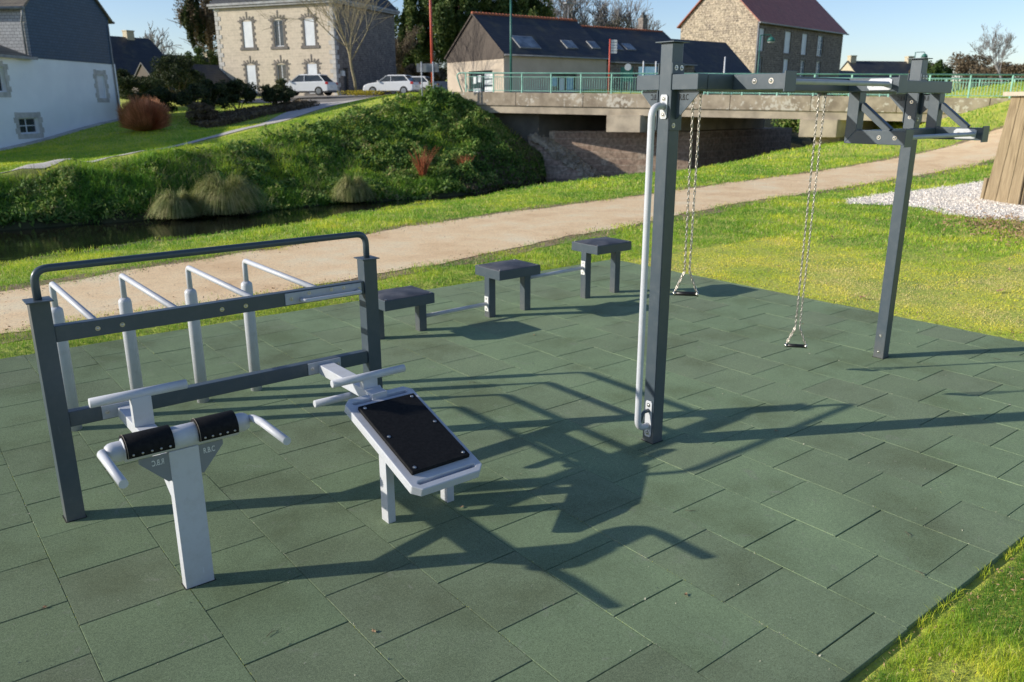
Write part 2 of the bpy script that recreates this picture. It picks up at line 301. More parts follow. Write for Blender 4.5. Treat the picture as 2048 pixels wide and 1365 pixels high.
# ------------------------------------------------------------------ builders
def tag(o, label=None, cat=None, group=None, kind=None):
    if label: o['label'] = label
    if cat: o['category'] = cat
    if group: o['group'] = group
    if kind: o['kind'] = kind
    return o
def empty(name, loc, rz=0, label=None, cat=None, group=None):
    o = bpy.data.objects.new(name, None); COL.objects.link(o); o.empty_display_size = .2
    o.location = loc; o.rotation_euler = (0, 0, rz); tag(o, label, cat, group); return o
class MB:
    """collects shapes, builds ONE mesh object"""
    def __init__(s): s.v = []; s.f = []; s.m = []; s.sm = []; s.cm = 0
    def add(s, vs, fs, smooth=False):
        b = len(s.v); s.v += [tuple(map(float, q)) for q in vs]; s.f += [tuple(b + i for i in q) for q in fs]
        s.m += [s.cm] * len(fs); s.sm += [smooth] * len(fs); return s
    def box(s, x0, x1, y0, y1, z0, z1):
        return s.add([(x0, y0, z0), (x1, y0, z0), (x1, y1, z0), (x0, y1, z0), (x0, y0, z1), (x1, y0, z1), (x1, y1, z1), (x0, y1, z1)],
                     [(0, 3, 2, 1), (4, 5, 6, 7), (0, 1, 5, 4), (1, 2, 6, 5), (2, 3, 7, 6), (3, 0, 4, 7)])
    def bar(s, a, b, w, h, up=(0, 0, 1)):
        a = Vector(a); b = Vector(b); d = (b - a).normalized(); u = Vector(up)
        if abs(d.dot(u)) > .98: u = Vector((0, 1, 0))
        sd = d.cross(u).normalized(); u = sd.cross(d)
        vs = []
        for p in (a, b):
            for i, j in ((-1, -1), (1, -1), (1, 1), (-1, 1)): vs.append(p + sd * (i * w / 2) + u * (j * h / 2))
        return s.add(vs, [(0, 3, 2, 1), (4, 5, 6, 7), (0, 1, 5, 4), (1, 2, 6, 5), (2, 3, 7, 6), (3, 0, 4, 7)])
    def tube(s, pts, r, n=14, caps=True, smooth=True):
        pts = [Vector(p) for p in pts]; rs = r if isinstance(r, (list, tuple)) else [r] * len(pts)
        vs = []; fs = []; prev = None
        for i, p in enumerate(pts):
            t = (pts[min(i + 1, len(pts) - 1)] - pts[max(i - 1, 0)]).normalized()
            if prev is None:
                u = Vector((0, 0, 1)) if abs(t.z) < .9 else Vector((1, 0, 0))
            else: u = prev
            u = (u - t * u.dot(t)).normalized(); prev = u; w = t.cross(u)
            for k in range(n):
                a = 2 * math.pi * k / n
                vs.append(p + (u * math.cos(a) + w * math.sin(a)) * rs[i])
        for i in range(len(pts) - 1):
            for k in range(n):
                k2 = (k + 1) % n; fs.append((i * n + k, i * n + k2, (i + 1) * n + k2, (i + 1) * n + k))
        s.add(vs, fs, smooth)
        if caps:
            b = len(s.v)
            s.f += [tuple(b - len(vs) + k for k in reversed(range(n))), tuple(b - n + k for k in range(n))]
            s.m += [s.cm] * 2; s.sm += [False] * 2
        return s
    def prism(s, poly, axis, a, b):
        """poly in the two other axes, extruded along axis from a to b"""
        n = len(poly); vs = []
        for t in (a, b):
            for p in poly:
                q = list(p); q.insert(axis, t); vs.append(q)
        return s.add(vs, [tuple(range(n)), tuple(reversed(range(n, 2 * n)))] + [(i, i + n, (i + 1) % n + n, (i + 1) % n) for i in range(n)])
    def dome(s, c, r, h, nrm=(0, 0, 1), n=10):
        c = Vector(c); nrm = Vector(nrm).normalized(); u = nrm.orthogonal().normalized(); w = nrm.cross(u)
        vs = []; fs = []; K = 3
        for j in range(K + 1):
            a = j / K * math.pi / 2
            for k in range(n):
                t = 2 * math.pi * k / n; vs.append(c + (u * math.cos(t) + w * math.sin(t)) * r * math.cos(a) * 1.0 + nrm * h * math.sin(a))
        for j in range(K):
            for k in range(n): fs.append((j * n + k, j * n + (k + 1) % n, (j + 1) * n + (k + 1) % n, (j + 1) * n + k))
        return s.add(vs, fs, True)
    def build(s, name, mat, parent=None, bevel=0, local=False, seg=2):
        me = bpy.data.meshes.new(name)
        v = s.v
        if parent is not None and not local:
            L = abs_loc(parent); v = [(q[0] - L[0], q[1] - L[1], q[2] - L[2]) for q in v]
        me.from_pydata(v, [], s.f)
        for mt in (mat if isinstance(mat, (list, tuple)) else [mat]): me.materials.append(M[mt])
        me.polygons.foreach_set('material_index', s.m); me.polygons.foreach_set('use_smooth', s.sm)
        me.update()
        bm = bmesh.new(); bm.from_mesh(me); bmesh.ops.recalc_face_normals(bm, faces=bm.faces); bm.to_mesh(me); bm.free()
        o = bpy.data.objects.new(name, me); COL.objects.link(o)
        if parent is not None: o.parent = parent
        if bevel:
            md = o.modifiers.new('edge', 'BEVEL'); md.width = bevel; md.segments = seg; md.limit_method = 'ANGLE'; md.angle_limit = R(40)
            md.harden_normals = False
        return o
def abs_loc(o):
    L = Vector((0, 0, 0))
    while o is not None: L = L + Vector(o.location); o = o.parent
    return L
def arc(c, r, a0, a1, u, w, n=7):
    c = Vector(c); u = Vector(u); w = Vector(w)
    return [c + u * (r * math.cos(a0 + (a1 - a0) * i / n)) + w * (r * math.sin(a0 + (a1 - a0) * i / n)) for i in range(n + 1)]
def rounded(pts, r, n=7):
    """polyline with rounded corners"""
    pts = [Vector(p) for p in pts]; out = [pts[0]]
    for i in range(1, len(pts) - 1):
        a = (pts[i - 1] - pts[i]).normalized(); b = (pts[i + 1] - pts[i]).normalized()
        ang = a.angle(b); d = r / math.tan(ang / 2); p0 = pts[i] + a * d; p1 = pts[i] + b * d
        for k in range(n + 1):
            t = k / n; out.append((1 - t) ** 2 * p0 + 2 * t * (1 - t) * pts[i] + t * t * p1)
    out.append(pts[-1]); return out
def copy_tree(o, parent=None):
    c = o.copy(); COL.objects.link(c)
    if parent is not None: c.parent = parent; c.matrix_parent_inverse = o.matrix_parent_inverse.copy()
    for ch in [x for x in bpy.data.objects if x.parent == o]: copy_tree(ch, c)
    return c
def npmesh(name, V, F, mat, smooth=False, attr=None, parent=None, mats=None):
    me = bpy.data.meshes.new(name); k = F.shape[1]
    me.vertices.add(len(V)); me.vertices.foreach_set('co', V.astype(np.float32).ravel())
    me.loops.add(F.size); me.loops.foreach_set('vertex_index', F.astype(np.int32).ravel())
    me.polygons.add(len(F)); me.polygons.foreach_set('loop_start', np.arange(0, F.size, k, dtype=np.int32))
    try: me.polygons.foreach_set('loop_total', np.full(len(F), k, dtype=np.int32))
    except Exception: pass
    me.polygons.foreach_set('use_smooth', np.full(len(F), bool(smooth)))
    me.update(calc_edges=True)
    if attr is not None:
        a = me.attributes.new('tone', 'FLOAT', 'POINT'); a.data.foreach_set('value', attr.astype(np.float32))
    me.materials.append(M[mat])
    o = bpy.data.objects.new(name, me); COL.objects.link(o)
    if parent is not None: o.parent = parent
    return o
def text_mesh(name, body, size, mat, parent, origin, xdir, ydir, mirror=False, xs=.62):
    cu = bpy.data.curves.new(name, 'FONT'); cu.body = body; cu.size = size; cu.align_x = 'CENTER'; cu.align_y = 'CENTER'; cu.extrude = .0006; cu.offset = .0003
    o = bpy.data.objects.new(name, cu); COL.objects.link(o)
    me = bpy.data.meshes.new_from_object(o); bpy.data.objects.remove(o)
    X = Vector(xdir); Y = Vector(ydir); Z = X.cross(Y); L = abs_loc(parent)
    for v in me.vertices:
        x = -v.co.x if mirror else v.co.x
        v.co = Vector(origin) - L + X * x * xs + Y * v.co.y + Z * v.co.z
    me.materials.clear(); me.materials.append(M[mat])
    ob = bpy.data.objects.new(name, me); COL.objects.link(ob); ob.parent = parent; return ob

# ------------------------------------------------------------------ camera, light
cam = bpy.data.cameras.new('camera'); camo = bpy.data.objects.new('camera', cam); COL.objects.link(camo)
CAMP = Vector((-1.92586456, -2.54495857, 2.33139490)); YAW, PITCH, ROLL = R(38.31901284), R(16.37337413), R(-0.07437165)
fw = Vector((math.sin(YAW) * math.cos(PITCH), math.cos(YAW) * math.cos(PITCH), -math.sin(PITCH)))
rt0 = Vector((math.cos(YAW), -math.sin(YAW), 0)); up0 = rt0.cross(fw)
rt = rt0 * math.cos(ROLL) + up0 * math.sin(ROLL); up = -rt0 * math.sin(ROLL) + up0 * math.cos(ROLL)
mw = Matrix((rt, up, -fw)).transposed().to_4x4(); mw.translation = CAMP; camo.matrix_world = mw
cam.sensor_width = 36; cam.lens = 28.41657; cam.clip_start = .05; cam.clip_end = 4000
cam.dof.use_dof = True; cam.dof.focus_distance = 4.6; cam.dof.aperture_fstop = 3.5
scene.camera = camo
SUN_EL, SUN_AZ = 21.2, -29.2       # shadows fall towards SUN_AZ (from +x, anticlockwise)
sd = Vector((math.cos(R(SUN_AZ)) * math.cos(R(SUN_EL)), math.sin(R(SUN_AZ)) * math.cos(R(SUN_EL)), -math.sin(R(SUN_EL))))
sun = bpy.data.lights.new('sun', 'SUN'); suno = bpy.data.objects.new('sun', sun); COL.objects.link(suno)
sun.energy = 5.0; sun.angle = R(.53); sun.color = (1.0, .94, .82)
suno.rotation_euler = sd.to_track_quat('-Z', 'Y').to_euler(); suno.location = (-20, 10, 20)
w = bpy.data.worlds.new('World'); scene.world = w; w.use_nodes = True
wn = w.node_tree.nodes; wl = w.node_tree.links
sky = wn.new('ShaderNodeTexSky'); sky.sky_type = 'NISHITA'; sky.sun_disc = False
sky.sun_elevation = R(SUN_EL); tsx, tsy = -sd.x, -sd.y
sky.sun_rotation = math.atan2(tsx, tsy); sky.air_density = 1.0; sky.dust_density = .5; sky.ozone_density = 3.0; sky.altitude = 60
tn_ = wn.new('ShaderNodeMix'); tn_.data_type = 'RGBA'; tn_.blend_type = 'MULTIPLY'; tn_.inputs[0].default_value = 1; tn_.inputs[7].default_value = (1.14, 1.12, 1.24, 1)
# a clear sky falls off from the bright haze at the horizon towards the zenith
tcw = wn.new('ShaderNodeTexCoord'); spw = wn.new('ShaderNodeSeparateXYZ'); wl.new(tcw.outputs['Generated'], spw.inputs[0])
mrw = wn.new('ShaderNodeMapRange'); mrw.inputs[1].default_value = .04; mrw.inputs[2].default_value = .42; mrw.inputs[3].default_value = 1.0; mrw.inputs[4].default_value = .70; wl.new(spw.outputs[2], mrw.inputs[0])
vmw = wn.new('ShaderNodeVectorMath'); vmw.operation = 'SCALE'; wl.new(tn_.outputs[2], vmw.inputs[0]); wl.new(mrw.outputs[0], vmw.inputs['Scale'])
wl.new(sky.outputs[0], tn_.inputs[6]); wl.new(vmw.outputs[0], wn['Background'].inputs[0]); wn['Background'].inputs[1].default_value = .15
scene.view_settings.view_transform = 'Standard'; scene.view_settings.look = 'None'; scene.view_settings.exposure = 0
scene.render.engine = 'CYCLES'
scene.cycles.max_bounces = 6; scene.cycles.transparent_max_bounces = 4
# ------------------------------------------------------------------ terrain
NEAR_EDGE = np.array([(-400, 6), (-60, 9.5), (-8, 10.9), (-.5, 11.9), (1.2, 12.3), (3.6, 12.9), (5.8, 13.5), (9, 14.6), (10.7, 15), (14.4, 16.2), (18.5, 17), (23.5, 17.9), (29.8, 19.8), (36.7, 21.6), (60, 24), (150, 26), (600, 30)], float)
FAR_EDGE = np.array([(-400, 36), (-60, 32), (-8, 31), (1.5, 30.7), (3.9, 30.6), (6.8, 30.2), (10.5, 29.9), (14, 30.3), (17.2, 29.9), (19.9, 29.8), (22, 30.2), (23.9, 31.0), (27, 32.2), (30.2, 34.7), (30.9, 35.1), (36.3, 29.2), (47, 29.7), (60, 31), (150, 35), (600, 40)], float)
def yn_(x): return np.interp(x, NEAR_EDGE[:, 0], NEAR_EDGE[:, 1])
def yf_(x): return np.interp(x, FAR_EDGE[:, 0], FAR_EDGE[:, 1])
class TPS:
    def __init__(s, P):
        P = np.array(P, float); s.X = P[:, :2] / 30.0; n = len(P)
        A = np.zeros((n + 3, n + 3)); d = np.sqrt(((s.X[:, None] - s.X[None]) ** 2).sum(-1)) + 1e-9
        A[:n, :n] = d ** 2 * np.log(d) + np.eye(n) * 1e-3; A[:n, n] = 1; A[:n, n + 1:] = s.X; A[n:, :n] = A[:n, n:].T
        s.w = np.linalg.solve(A, np.concatenate([P[:, 2], [0, 0, 0]])); s.n = n
    def __call__(s, x, y):
        Q = np.stack([np.ravel(x), np.ravel(y)], 1) / 30.0; out = np.zeros(len(Q))
        for i in range(0, len(Q), 20000):
            q = Q[i:i + 20000]; d = np.sqrt(((q[:, None] - s.X[None]) ** 2).sum(-1)) + 1e-9
            out[i:i + 20000] = (d ** 2 * np.log(d)) @ s.w[:s.n] + s.w[s.n] + q @ s.w[s.n + 1:]
        return out.reshape(np.shape(x))
near_c = [(x, y, 0) for x in (-60, -25, -8, -2, 3, 8, 13) for y in (-30, -12, -4, 2, 7, 11)] + [(18, y, .02) for y in (-12, -4, 2, 7, 12, 16)]
near_c += [(24, 16, .0), (23.5, 7.4, .1), (24.5, 12.2, .12), (28, 14, .25), (30, 8.5, .42), (32, 12, .62), (31.5, 10.8, .60), (35.5, 14.1, 1.17), (40.2, 17.6, 1.45), (41.1, 15.5, 2.15), (41.2, 14, 2.5), (41, 12, 2.7),
           (36, 7, 1.1), (30, 2, .6), (24, 0, .2), (44, 5, 2.8), (34, 20, .25), (39.5, 19.5, .75), (45, 18, 2.9), (55, 10, 3), (60, 20, 2.2), (90, 15, 3.0), (80, -20, 3.3), (50, -20, 2), (150, 10, 4), (300, 0, 6), (300, -200, 5), (-200, -200, 0), (0, -100, 0), (100, -150, 3)]
far_c = [(x, float(yf_(x)), -1.9) for x in (-20, -8, 1.5, 6.8, 10.5, 14, 17.2, 19.9, 23.9, 27)] + [(60, 31, -1.9), (100, 33, -1)]
far_c += [(-6, 32.8, -.6), (2.04, 33.0, -.46), (4.6, 33.3, -.23), (7.7, 34.1, -.02), (11.4, 35.6, .3), (16.2, 38, 1.12), (20.3, 40.3, 1.79), (23.7, 40.4, 2.5),
          (-6, 34.4, -.4), (2.3, 34.7, -.23), (5.45, 35.75, -.05), (8.8, 37.5, .25), (12.7, 40, .77), (16.3, 43, 1.2), (21.9, 49.2, 1.95), (27.8, 56.4, 2.73),
          (11.4, 33.0, -.9), (17.1, 34.4, -.5), (21.9, 35, .2), (24.1, 33.8, -.2), (27.2, 33.8, -.4), (24.7, 36.8, 1.4), (26.0, 36.6, 1.5), (27.2, 35.5, .75), (28.5, 34.8, -.25), (28.9, 33.9, -1.0), (29.6, 36.5, .2), (29.5, 39, .9), (32, 38, .2), (26.3, 38.9, 2.9),
          (4.7, 38.9, -.14), (9.8, 41.9, .35), (14.5, 46.8, 1.02), (7.6, 42.5, .15), (10.9, 52, 1.13), (10.7, 45.8, .95), (11.98, 55.8, 1.4), (6.45, 50.1, .43), (3.87, 47.2, .05), (-2, 43, -.2), (-8, 38, -.4), (18.5, 50, 1.7),
          (29.5, 60, 2.95), (23.7, 70, 3), (38, 65, 3.02), (33, 52, 2.98), (31, 45, 2.95), (36, 46.5, 2.95), (56, 45.5, 2.95), (28, 44, 2.9), (46, 60, 3.05), (45, 39.5, 2.6), (60, 42, 2.9), (71, 50, 2.9), (92, 53, 3), (71, 60, 3), (0, 66, 2.0), (10, 78, 3), (-20, 66, 1.5), (20, 92, 4), (50, 95, 3.5), (110, 60, 3.5), (110, 110, 5), (0, 150, 7), (150, 60, 4), (-100, 80, 3), (-200, 200, 8), (200, 200, 8), (300, 60, 5), (-60, 36, -.5), (-60, 50, .3)]
tn = TPS(near_c); tf = TPS(far_c)
def sstep(t): t = np.clip(t, 0, 1); return t * t * (3 - 2 * t)
def wob(x, y, s):
    return (np.sin(x * 1.3 * s + 1.7 * np.sin(y * .7 * s)) * np.cos(y * 1.1 * s + 1.3 * np.sin(x * .9 * s + 2)) + .5 * np.sin(x * 2.9 * s + y * 2.3 * s + 1) * np.cos(y * 3.1 * s - x * 1.7 * s))
def height(x, y):
    x = np.asarray(x, float); y = np.asarray(y, float)
    yn = yn_(x) + .22 * wob(x, y * 0, .8); yf = yf_(x)
    hn = tn(x, y) + .0 * x; hf = tf(x, y)
    hn = np.where((x < 14) & (y < 12), np.clip(hn, -.01, .01), hn)
    # bank mound bumps
    bm_ = np.exp(-((y - yf - 3.0) / 3.5) ** 2) * .24
    hf = hf + bm_ * wob(x, y, .9)
    far = np.hypot(x, y); hn = np.clip(hn, -2, 8); hf = np.clip(hf, -2.2, 12)
    dn = (y - yn); df = (yf - y)
    h = np.where(dn <= 0, hn, hn + (-2.5 - hn) * sstep(dn / 2.6))
    h = np.where(df < .9, np.maximum(h, -1.9 - .6 * sstep(df / .9)), h)
    h = np.where(df <= 0, hf, h)
    # edge of near bank rounds off slightly
    h = np.where((dn <= 0) & (dn > -.8), h - .05 * sstep((dn + .8) / .8), h)
    return h
SX0, SX1, SY0, SY1 = -6.0, 7.05, -1.16, 6.25   # rubber surface
def grid_lines(segs):
    out = []
    for a, b, s in segs: out += list(np.arange(a, b, s))
    return np.array(out + [segs[-1][1]])
gx = grid_lines([(-1500, -400, 110), (-400, -60, 17), (-60, -8, 1.3), (-8, 46, .27), (46, 110, 1.6), (110, 400, 20), (400, 1500, 110)])
gy = grid_lines([(-1500, -200, 130), (-200, -20, 12), (-20, 5, .8), (5, 44, .26), (44, 80, .8), (80, 160, 4), (160, 400, 20), (400, 1500, 110)])
GX, GY = np.meshgrid(gx, gy); GZ = height(GX, GY)
GZ = np.where((GX > SX0 - .5) & (GX < SX1 + .02) & (GY > SY0 - .02) & (GY < SY1 + .05), -.06, GZ - .0)
nx_, ny_ = len(gx), len(gy); ids = np.arange(nx_ * ny_).reshape(ny_, nx_)
F = np.stack([ids[:-1, :-1], ids[:-1, 1:], ids[1:, 1:], ids[1:, :-1]], -1).reshape(-1, 4)
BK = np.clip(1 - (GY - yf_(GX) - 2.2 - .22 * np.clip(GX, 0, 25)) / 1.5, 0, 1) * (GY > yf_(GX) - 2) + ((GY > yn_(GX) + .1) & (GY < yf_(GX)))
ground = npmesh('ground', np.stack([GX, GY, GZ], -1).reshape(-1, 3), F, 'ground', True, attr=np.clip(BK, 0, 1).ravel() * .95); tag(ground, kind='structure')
def ghz(x, y):
    """height of the ground mesh itself (bilinear)"""
    x = np.asarray(x, float); y = np.asarray(y, float)
    i = np.clip(np.searchsorted(gx, x) - 1, 0, nx_ - 2); j = np.clip(np.searchsorted(gy, y) - 1, 0, ny_ - 2)
    tx = (x - gx[i]) / (gx[i + 1] - gx[i]); ty = (y - gy[j]) / (gy[j + 1] - gy[j])
    return (GZ[j, i] * (1 - tx) * (1 - ty) + GZ[j, i + 1] * tx * (1 - ty) + GZ[j + 1, i] * (1 - tx) * ty + GZ[j + 1, i + 1] * tx * ty)
# water sheet
wx = np.array([-400, -60, -20, -6, 0, 6, 12, 18, 21, 24, 27.3, 29.8, 31, 36.3, 47, 60, 150, 600], float)
V = []; 
for x in wx: V += [(x, float(yn_(x)) + .3, -1.9), (x, float(yf_(x)) + .8, -1.9)]
F = [(2 * i, 2 * i + 2, 2 * i + 3, 2 * i + 1) for i in range(len(wx) - 1)]
tag(npmesh('river_water', np.array(V), np.array(F), 'water'), kind='structure')
# strips draped on the ground (paths, road)
def strip(name, left, right, mat, lift=.012, step=.35, jit=.10, cols=9):
    def res(P, n):
        P = np.array(P, float); d = np.r_[0, np.cumsum(np.hypot(*np.diff(P, axis=0).T))]; t = np.linspace(0, d[-1], n)
        return np.stack([np.interp(t, d, P[:, 0]), np.interp(t, d, P[:, 1])], 1), d[-1]
    _, L = res(left, 2); n = max(int(L / step), 4); A, _ = res(left, n); B, _ = res(right, n)
    def sm(P):
        Q = P.copy(); k = max(int(1.5 / step), 1)
        for _ in range(3): Q[k:-k] = (P[:-2 * k] + P[2 * k:] + 2 * P[k:-k]) / 4; P = Q.copy()
        return Q
    A = sm(A); B = sm(B)
    D = B - A; D /= np.hypot(*D.T)[:, None]
    ja = np.convolve(rng.normal(size=n + 4), np.ones(5) / 5, 'valid'); jb = np.convolve(rng.normal(size=n + 4), np.ones(5) / 5, 'valid')
    A = A + D * (ja * jit)[:, None]; B = B + D * (jb * jit)[:, None]
    t = np.linspace(0, 1, cols)[None, :, None]; Pt = A[:, None] * (1 - t) + B[:, None] * t
    z = ghz(Pt[..., 0], Pt[..., 1]) + lift; V = np.concatenate([Pt, z[..., None]], -1).reshape(-1, 3)
    I = np.arange(n * cols).reshape(n, cols); F = np.stack([I[:-1, :-1], I[1:, :-1], I[1:, 1:], I[:-1, 1:]], -1).reshape(-1, 4)
    return tag(npmesh(name, V, F, mat, True), kind='structure')
PN = [(-30, 3.5), (-8, 6.3), (-1.9, 7.15), (-.2, 7.35), (1.46, 7.2), (3.57, 7.35), (5.9, 7.75), (10.5, 8.75), (15, 9.55), (20, 9.85), (27, 9.9), (34, 9.7), (50, 7)]
PF = [(-30, 6.5), (-8, 8.8), (-.8, 9.45), (.8, 9.85), (2.8, 10.4), (5.7, 11.05), (9, 11.65), (14.4, 12.2), (20.2, 12.9), (27, 13.2), (34, 12.4), (50, 9.6)]
def offs(P, d): return [(x, y + d) for x, y in P]
strip('path_verge', offs(PN, -.34), offs(PF, .30), 'verge', .006, .3, .22, 13)
strip('sandy_path', PN, PF, 'sand', .014, .25, .16, 11)
def inpoly(x, y, P):
    x = np.asarray(x); c = np.zeros(x.shape, bool); P = np.array(P); j = len(P) - 1
    for i in range(len(P)):
        xi, yi = P[i]; xj, yj = P[j]
        c ^= ((yi > y) != (yj > y)) & (x < (xj - xi) * (y - yi) / (yj - yi + 1e-12) + xi); j = i
    return c
FP_L = [(-14, 34.6), (-5, 34.9), (2.35, 35.2), (5.3, 36.2), (8.9, 38.0), (12.9, 40.5), (16.65, 43.9), (20.6, 49.3), (24.6, 55.5), (25.5, 60)]
FP_R = [(-14, 33.7), (-5, 34.0), (2.2, 34.25), (5.6, 35.3), (8.7, 37.1), (12.5, 39.4), (16.9, 42.0), (22.5, 47.0), (30, 50.5), (33, 54)]
strip('grey_gravel_path', FP_L, FP_R, 'tarpath', .03, .4, .05, 7)
# road on the far side and over the bridge
strip('asphalt_road', [(20, 62), (26, 50.5), (31, 44.5), (34, 42)], [(60, 70), (46, 57), (44, 46.2), (44, 45.5)], 'asphalt', .05, .8, .03, 14)
GRAV = [(17.4, 8.25), (19.1, 8.3), (20.7, 8.1), (23.9, 7.8), (26.5, 7.4), (27.5, 3), (24, .2), (18.5, .8), (16.4, 3.4), (16.2, 4.6), (16.3, 5.4), (17.0, 6.1), (17.1, 6.9), (16.7, 7.4), (16.4, 7.8)]
def fan(name, P, mat, lift, n=26):
    P = np.array(P); c = P.mean(0); d = np.r_[P, P[:1]]; L = np.r_[0, np.cumsum(np.hypot(*np.diff(d, axis=0).T))]; t = np.linspace(0, L[-1], 121)[:-1]
    B = np.stack([np.interp(t, L, d[:, 0]), np.interp(t, L, d[:, 1])], 1) + rng.normal(size=(120, 2)) * .04
    k = np.linspace(0, 1, n)[:, None, None]; Pt = c * (1 - k) + B[None] * k; z = ghz(Pt[..., 0], Pt[..., 1]) + lift
    V = np.concatenate([Pt, z[..., None]], -1).reshape(-1, 3); I = np.arange(n * 120).reshape(n, 120); J = np.roll(I, -1, 1)
    F = np.stack([I[:-1], I[1:], J[1:], J[:-1]], -1).reshape(-1, 4)
    return tag(npmesh(name, V, F, mat, True), kind='structure')
fan('gravel_ground', GRAV, 'gravel', .015)
# ------------------------------------------------------------------ rubber tile surface
def chamf_box(x0, x1, y0, y1, z0, z1, c):
    V = [(x0, y0, z0), (x1, y0, z0), (x1, y1, z0), (x0, y1, z0), (x0, y0, z1 - c), (x1, y0, z1 - c), (x1, y1, z1 - c), (x0, y1, z1 - c),
         (x0 + c, y0 + c, z1), (x1 - c, y0 + c, z1), (x1 - c, y1 - c, z1), (x0 + c, y1 - c, z1)]
    F = [(8, 9, 10, 11)] + [(i, (i + 1) % 4, (i + 1) % 4 + 4, i + 4) for i in range(4)] + [(i + 4, (i + 1) % 4 + 4, (i + 1) % 4 + 8, i + 8) for i in range(4)]
    return V, F
tv = []; tfc = []
u = int(SX0 / .5)
while u * .5 < SX1 - .02:
    x0 = u * .5; x1 = min(x0 + .5, SX1); off = 0 if u % 2 == 0 else .25
    k = math.floor((SY0 - off) / .5)
    while k * .5 + off < SY1 - .01:
        y0 = max(k * .5 + off, SY0); y1 = min(k * .5 + off + .5, SY1)
        if y1 - y0 > .02:
            gl = (.0005 + .0007 * random.random()) if x0 < 1.6 else .00012 + (.0005 if random.random() < .2 else 0); gs = random.choice([.0012, .002, .003, .0042, .005, .0055])
            gs2 = random.choice([.001, .0015, .002])
            dz = random.uniform(-.0012, .0012)
            ex = .02 * (random.random() - .5) if x1 == SX1 else 0
            ey0 = random.uniform(-.008, .008) if y0 == SY0 else 0
            ch = .0022
            V_, F_ = chamf_box(x0 + gl, x1 - gl + ex, y0 + gs2 + ey0, y1 - (gs if y1 < SY1 else 0), -.045, 0 + dz, ch)
            V_ = [(a, b_, c + (.0006 * math.sin(a * 9 + b_ * 7))) for a, b_, c in V_]
            bse = len(tv); tv += V_; tfc += [tuple(bse + i for i in f) for f in F_]
        k += 1
    u += 1
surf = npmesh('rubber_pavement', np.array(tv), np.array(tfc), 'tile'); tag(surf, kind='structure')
und = MB(); und.box(SX0 + .01, SX1 - .02, SY0 + .02, SY1 - .02, -.08, -.016); tag(und.build('pavement_base', 'joint'), kind='structure')

# ------------------------------------------------------------------ vegetation helpers
fx_, fy_ = 1616.587 / 1024, 1616.587 / 682.5
Mc = np.array([list(rt), list(up), list(fw)])
def inview(P, m=1.12):
    d = (P - np.array(CAMP)) @ Mc.T
    return (d[:, 2] > .3) & (np.abs(d[:, 0] / d[:, 2] * fx_) < m) & (np.abs(d[:, 1] / d[:, 2] * fy_) < m * 1.05)
def blades(P, h, w, lean=.35, tone=None, droop=.5):
    """P n,3 roots; h n; w n -> two-segment blades"""
    n = len(P); a = rng.uniform(0, 2 * np.pi, n); lx = np.cos(a) * h * lean * rng.uniform(.2, 1.6, n); ly = np.sin(a) * h * lean * rng.uniform(.2, 1.6, n)
    b = rng.uniform(0, 2 * np.pi, n); wx_, wy_ = np.cos(b) * w / 2, np.sin(b) * w / 2
    z = np.zeros(n)
    v0 = P + np.stack([-wx_, -wy_, z - .004], 1); v1 = P + np.stack([wx_, wy_, z - .004], 1)
    mx, my = lx * .35, ly * .35
    v2 = P + np.stack([mx + wx_ * .75, my + wy_ * .75, h * .6], 1); v3 = P + np.stack([mx - wx_ * .75, my - wy_ * .75, h * .6], 1)
    v4 = P + np.stack([lx, ly, h * (1 - droop * .3 * rng.random(n))], 1)
    V = np.stack([v0, v1, v2, v3, v4], 1).reshape(-1, 3); o = np.arange(n) * 5
    F = np.concatenate([np.stack([o, o + 1, o + 2], 1), np.stack([o, o + 2, o + 3], 1), np.stack([o + 3, o + 2, o + 4], 1)])
    T = None if tone is None else np.repeat(tone, 5)
    return V, F, T
def leaves(C, size, squash=.7):
    n = len(C); s = size * rng.uniform(.55, 1.3, n) if np.isscalar(size) else size
    q = rng.normal(size=(n, 3)); q /= np.linalg.norm(q, axis=1)[:, None]; r_ = rng.normal(size=(n, 3)); r_ -= (r_ * q).sum(1)[:, None] * q; r_ /= np.linalg.norm(r_, axis=1)[:, None]
    q = q * (s * squash)[:, None]; r_ = r_ * s[:, None]
    V = np.stack([C - r_, C + q * .6, C + r_, C - q * .6], 1).reshape(-1, 3); o = np.arange(n) * 4
    return V, np.stack([o, o + 1, o + 2, o + 3], 1)
def clump_points(n, c, rad, nc=30, cs=.28, hollow=.55, flat=1.0):
    """points in clumps inside an ellipsoid"""
    c = np.array(c, float); rad = np.array(rad, float)
    d = rng.normal(size=(nc, 3)); d /= np.linalg.norm(d, axis=1)[:, None]; d[:, 2] = np.abs(d[:, 2]) * 1.0 - (rng.random(nc) < .3) * np.abs(d[:, 2]) * 1.4
    cc = d * rng.uniform(hollow, 1.0, nc)[:, None] * (rad * (1 - cs * .6)) + c
    k = rng.integers(0, nc, n); g = rng.normal(size=(n, 3)); g /= np.linalg.norm(g, axis=1)[:, None]
    sz = rng.uniform(.5, 1.1, nc)[k] * cs
    return cc[k] + g * (rng.random(n) ** .45)[:, None] * rad * sz[:, None]
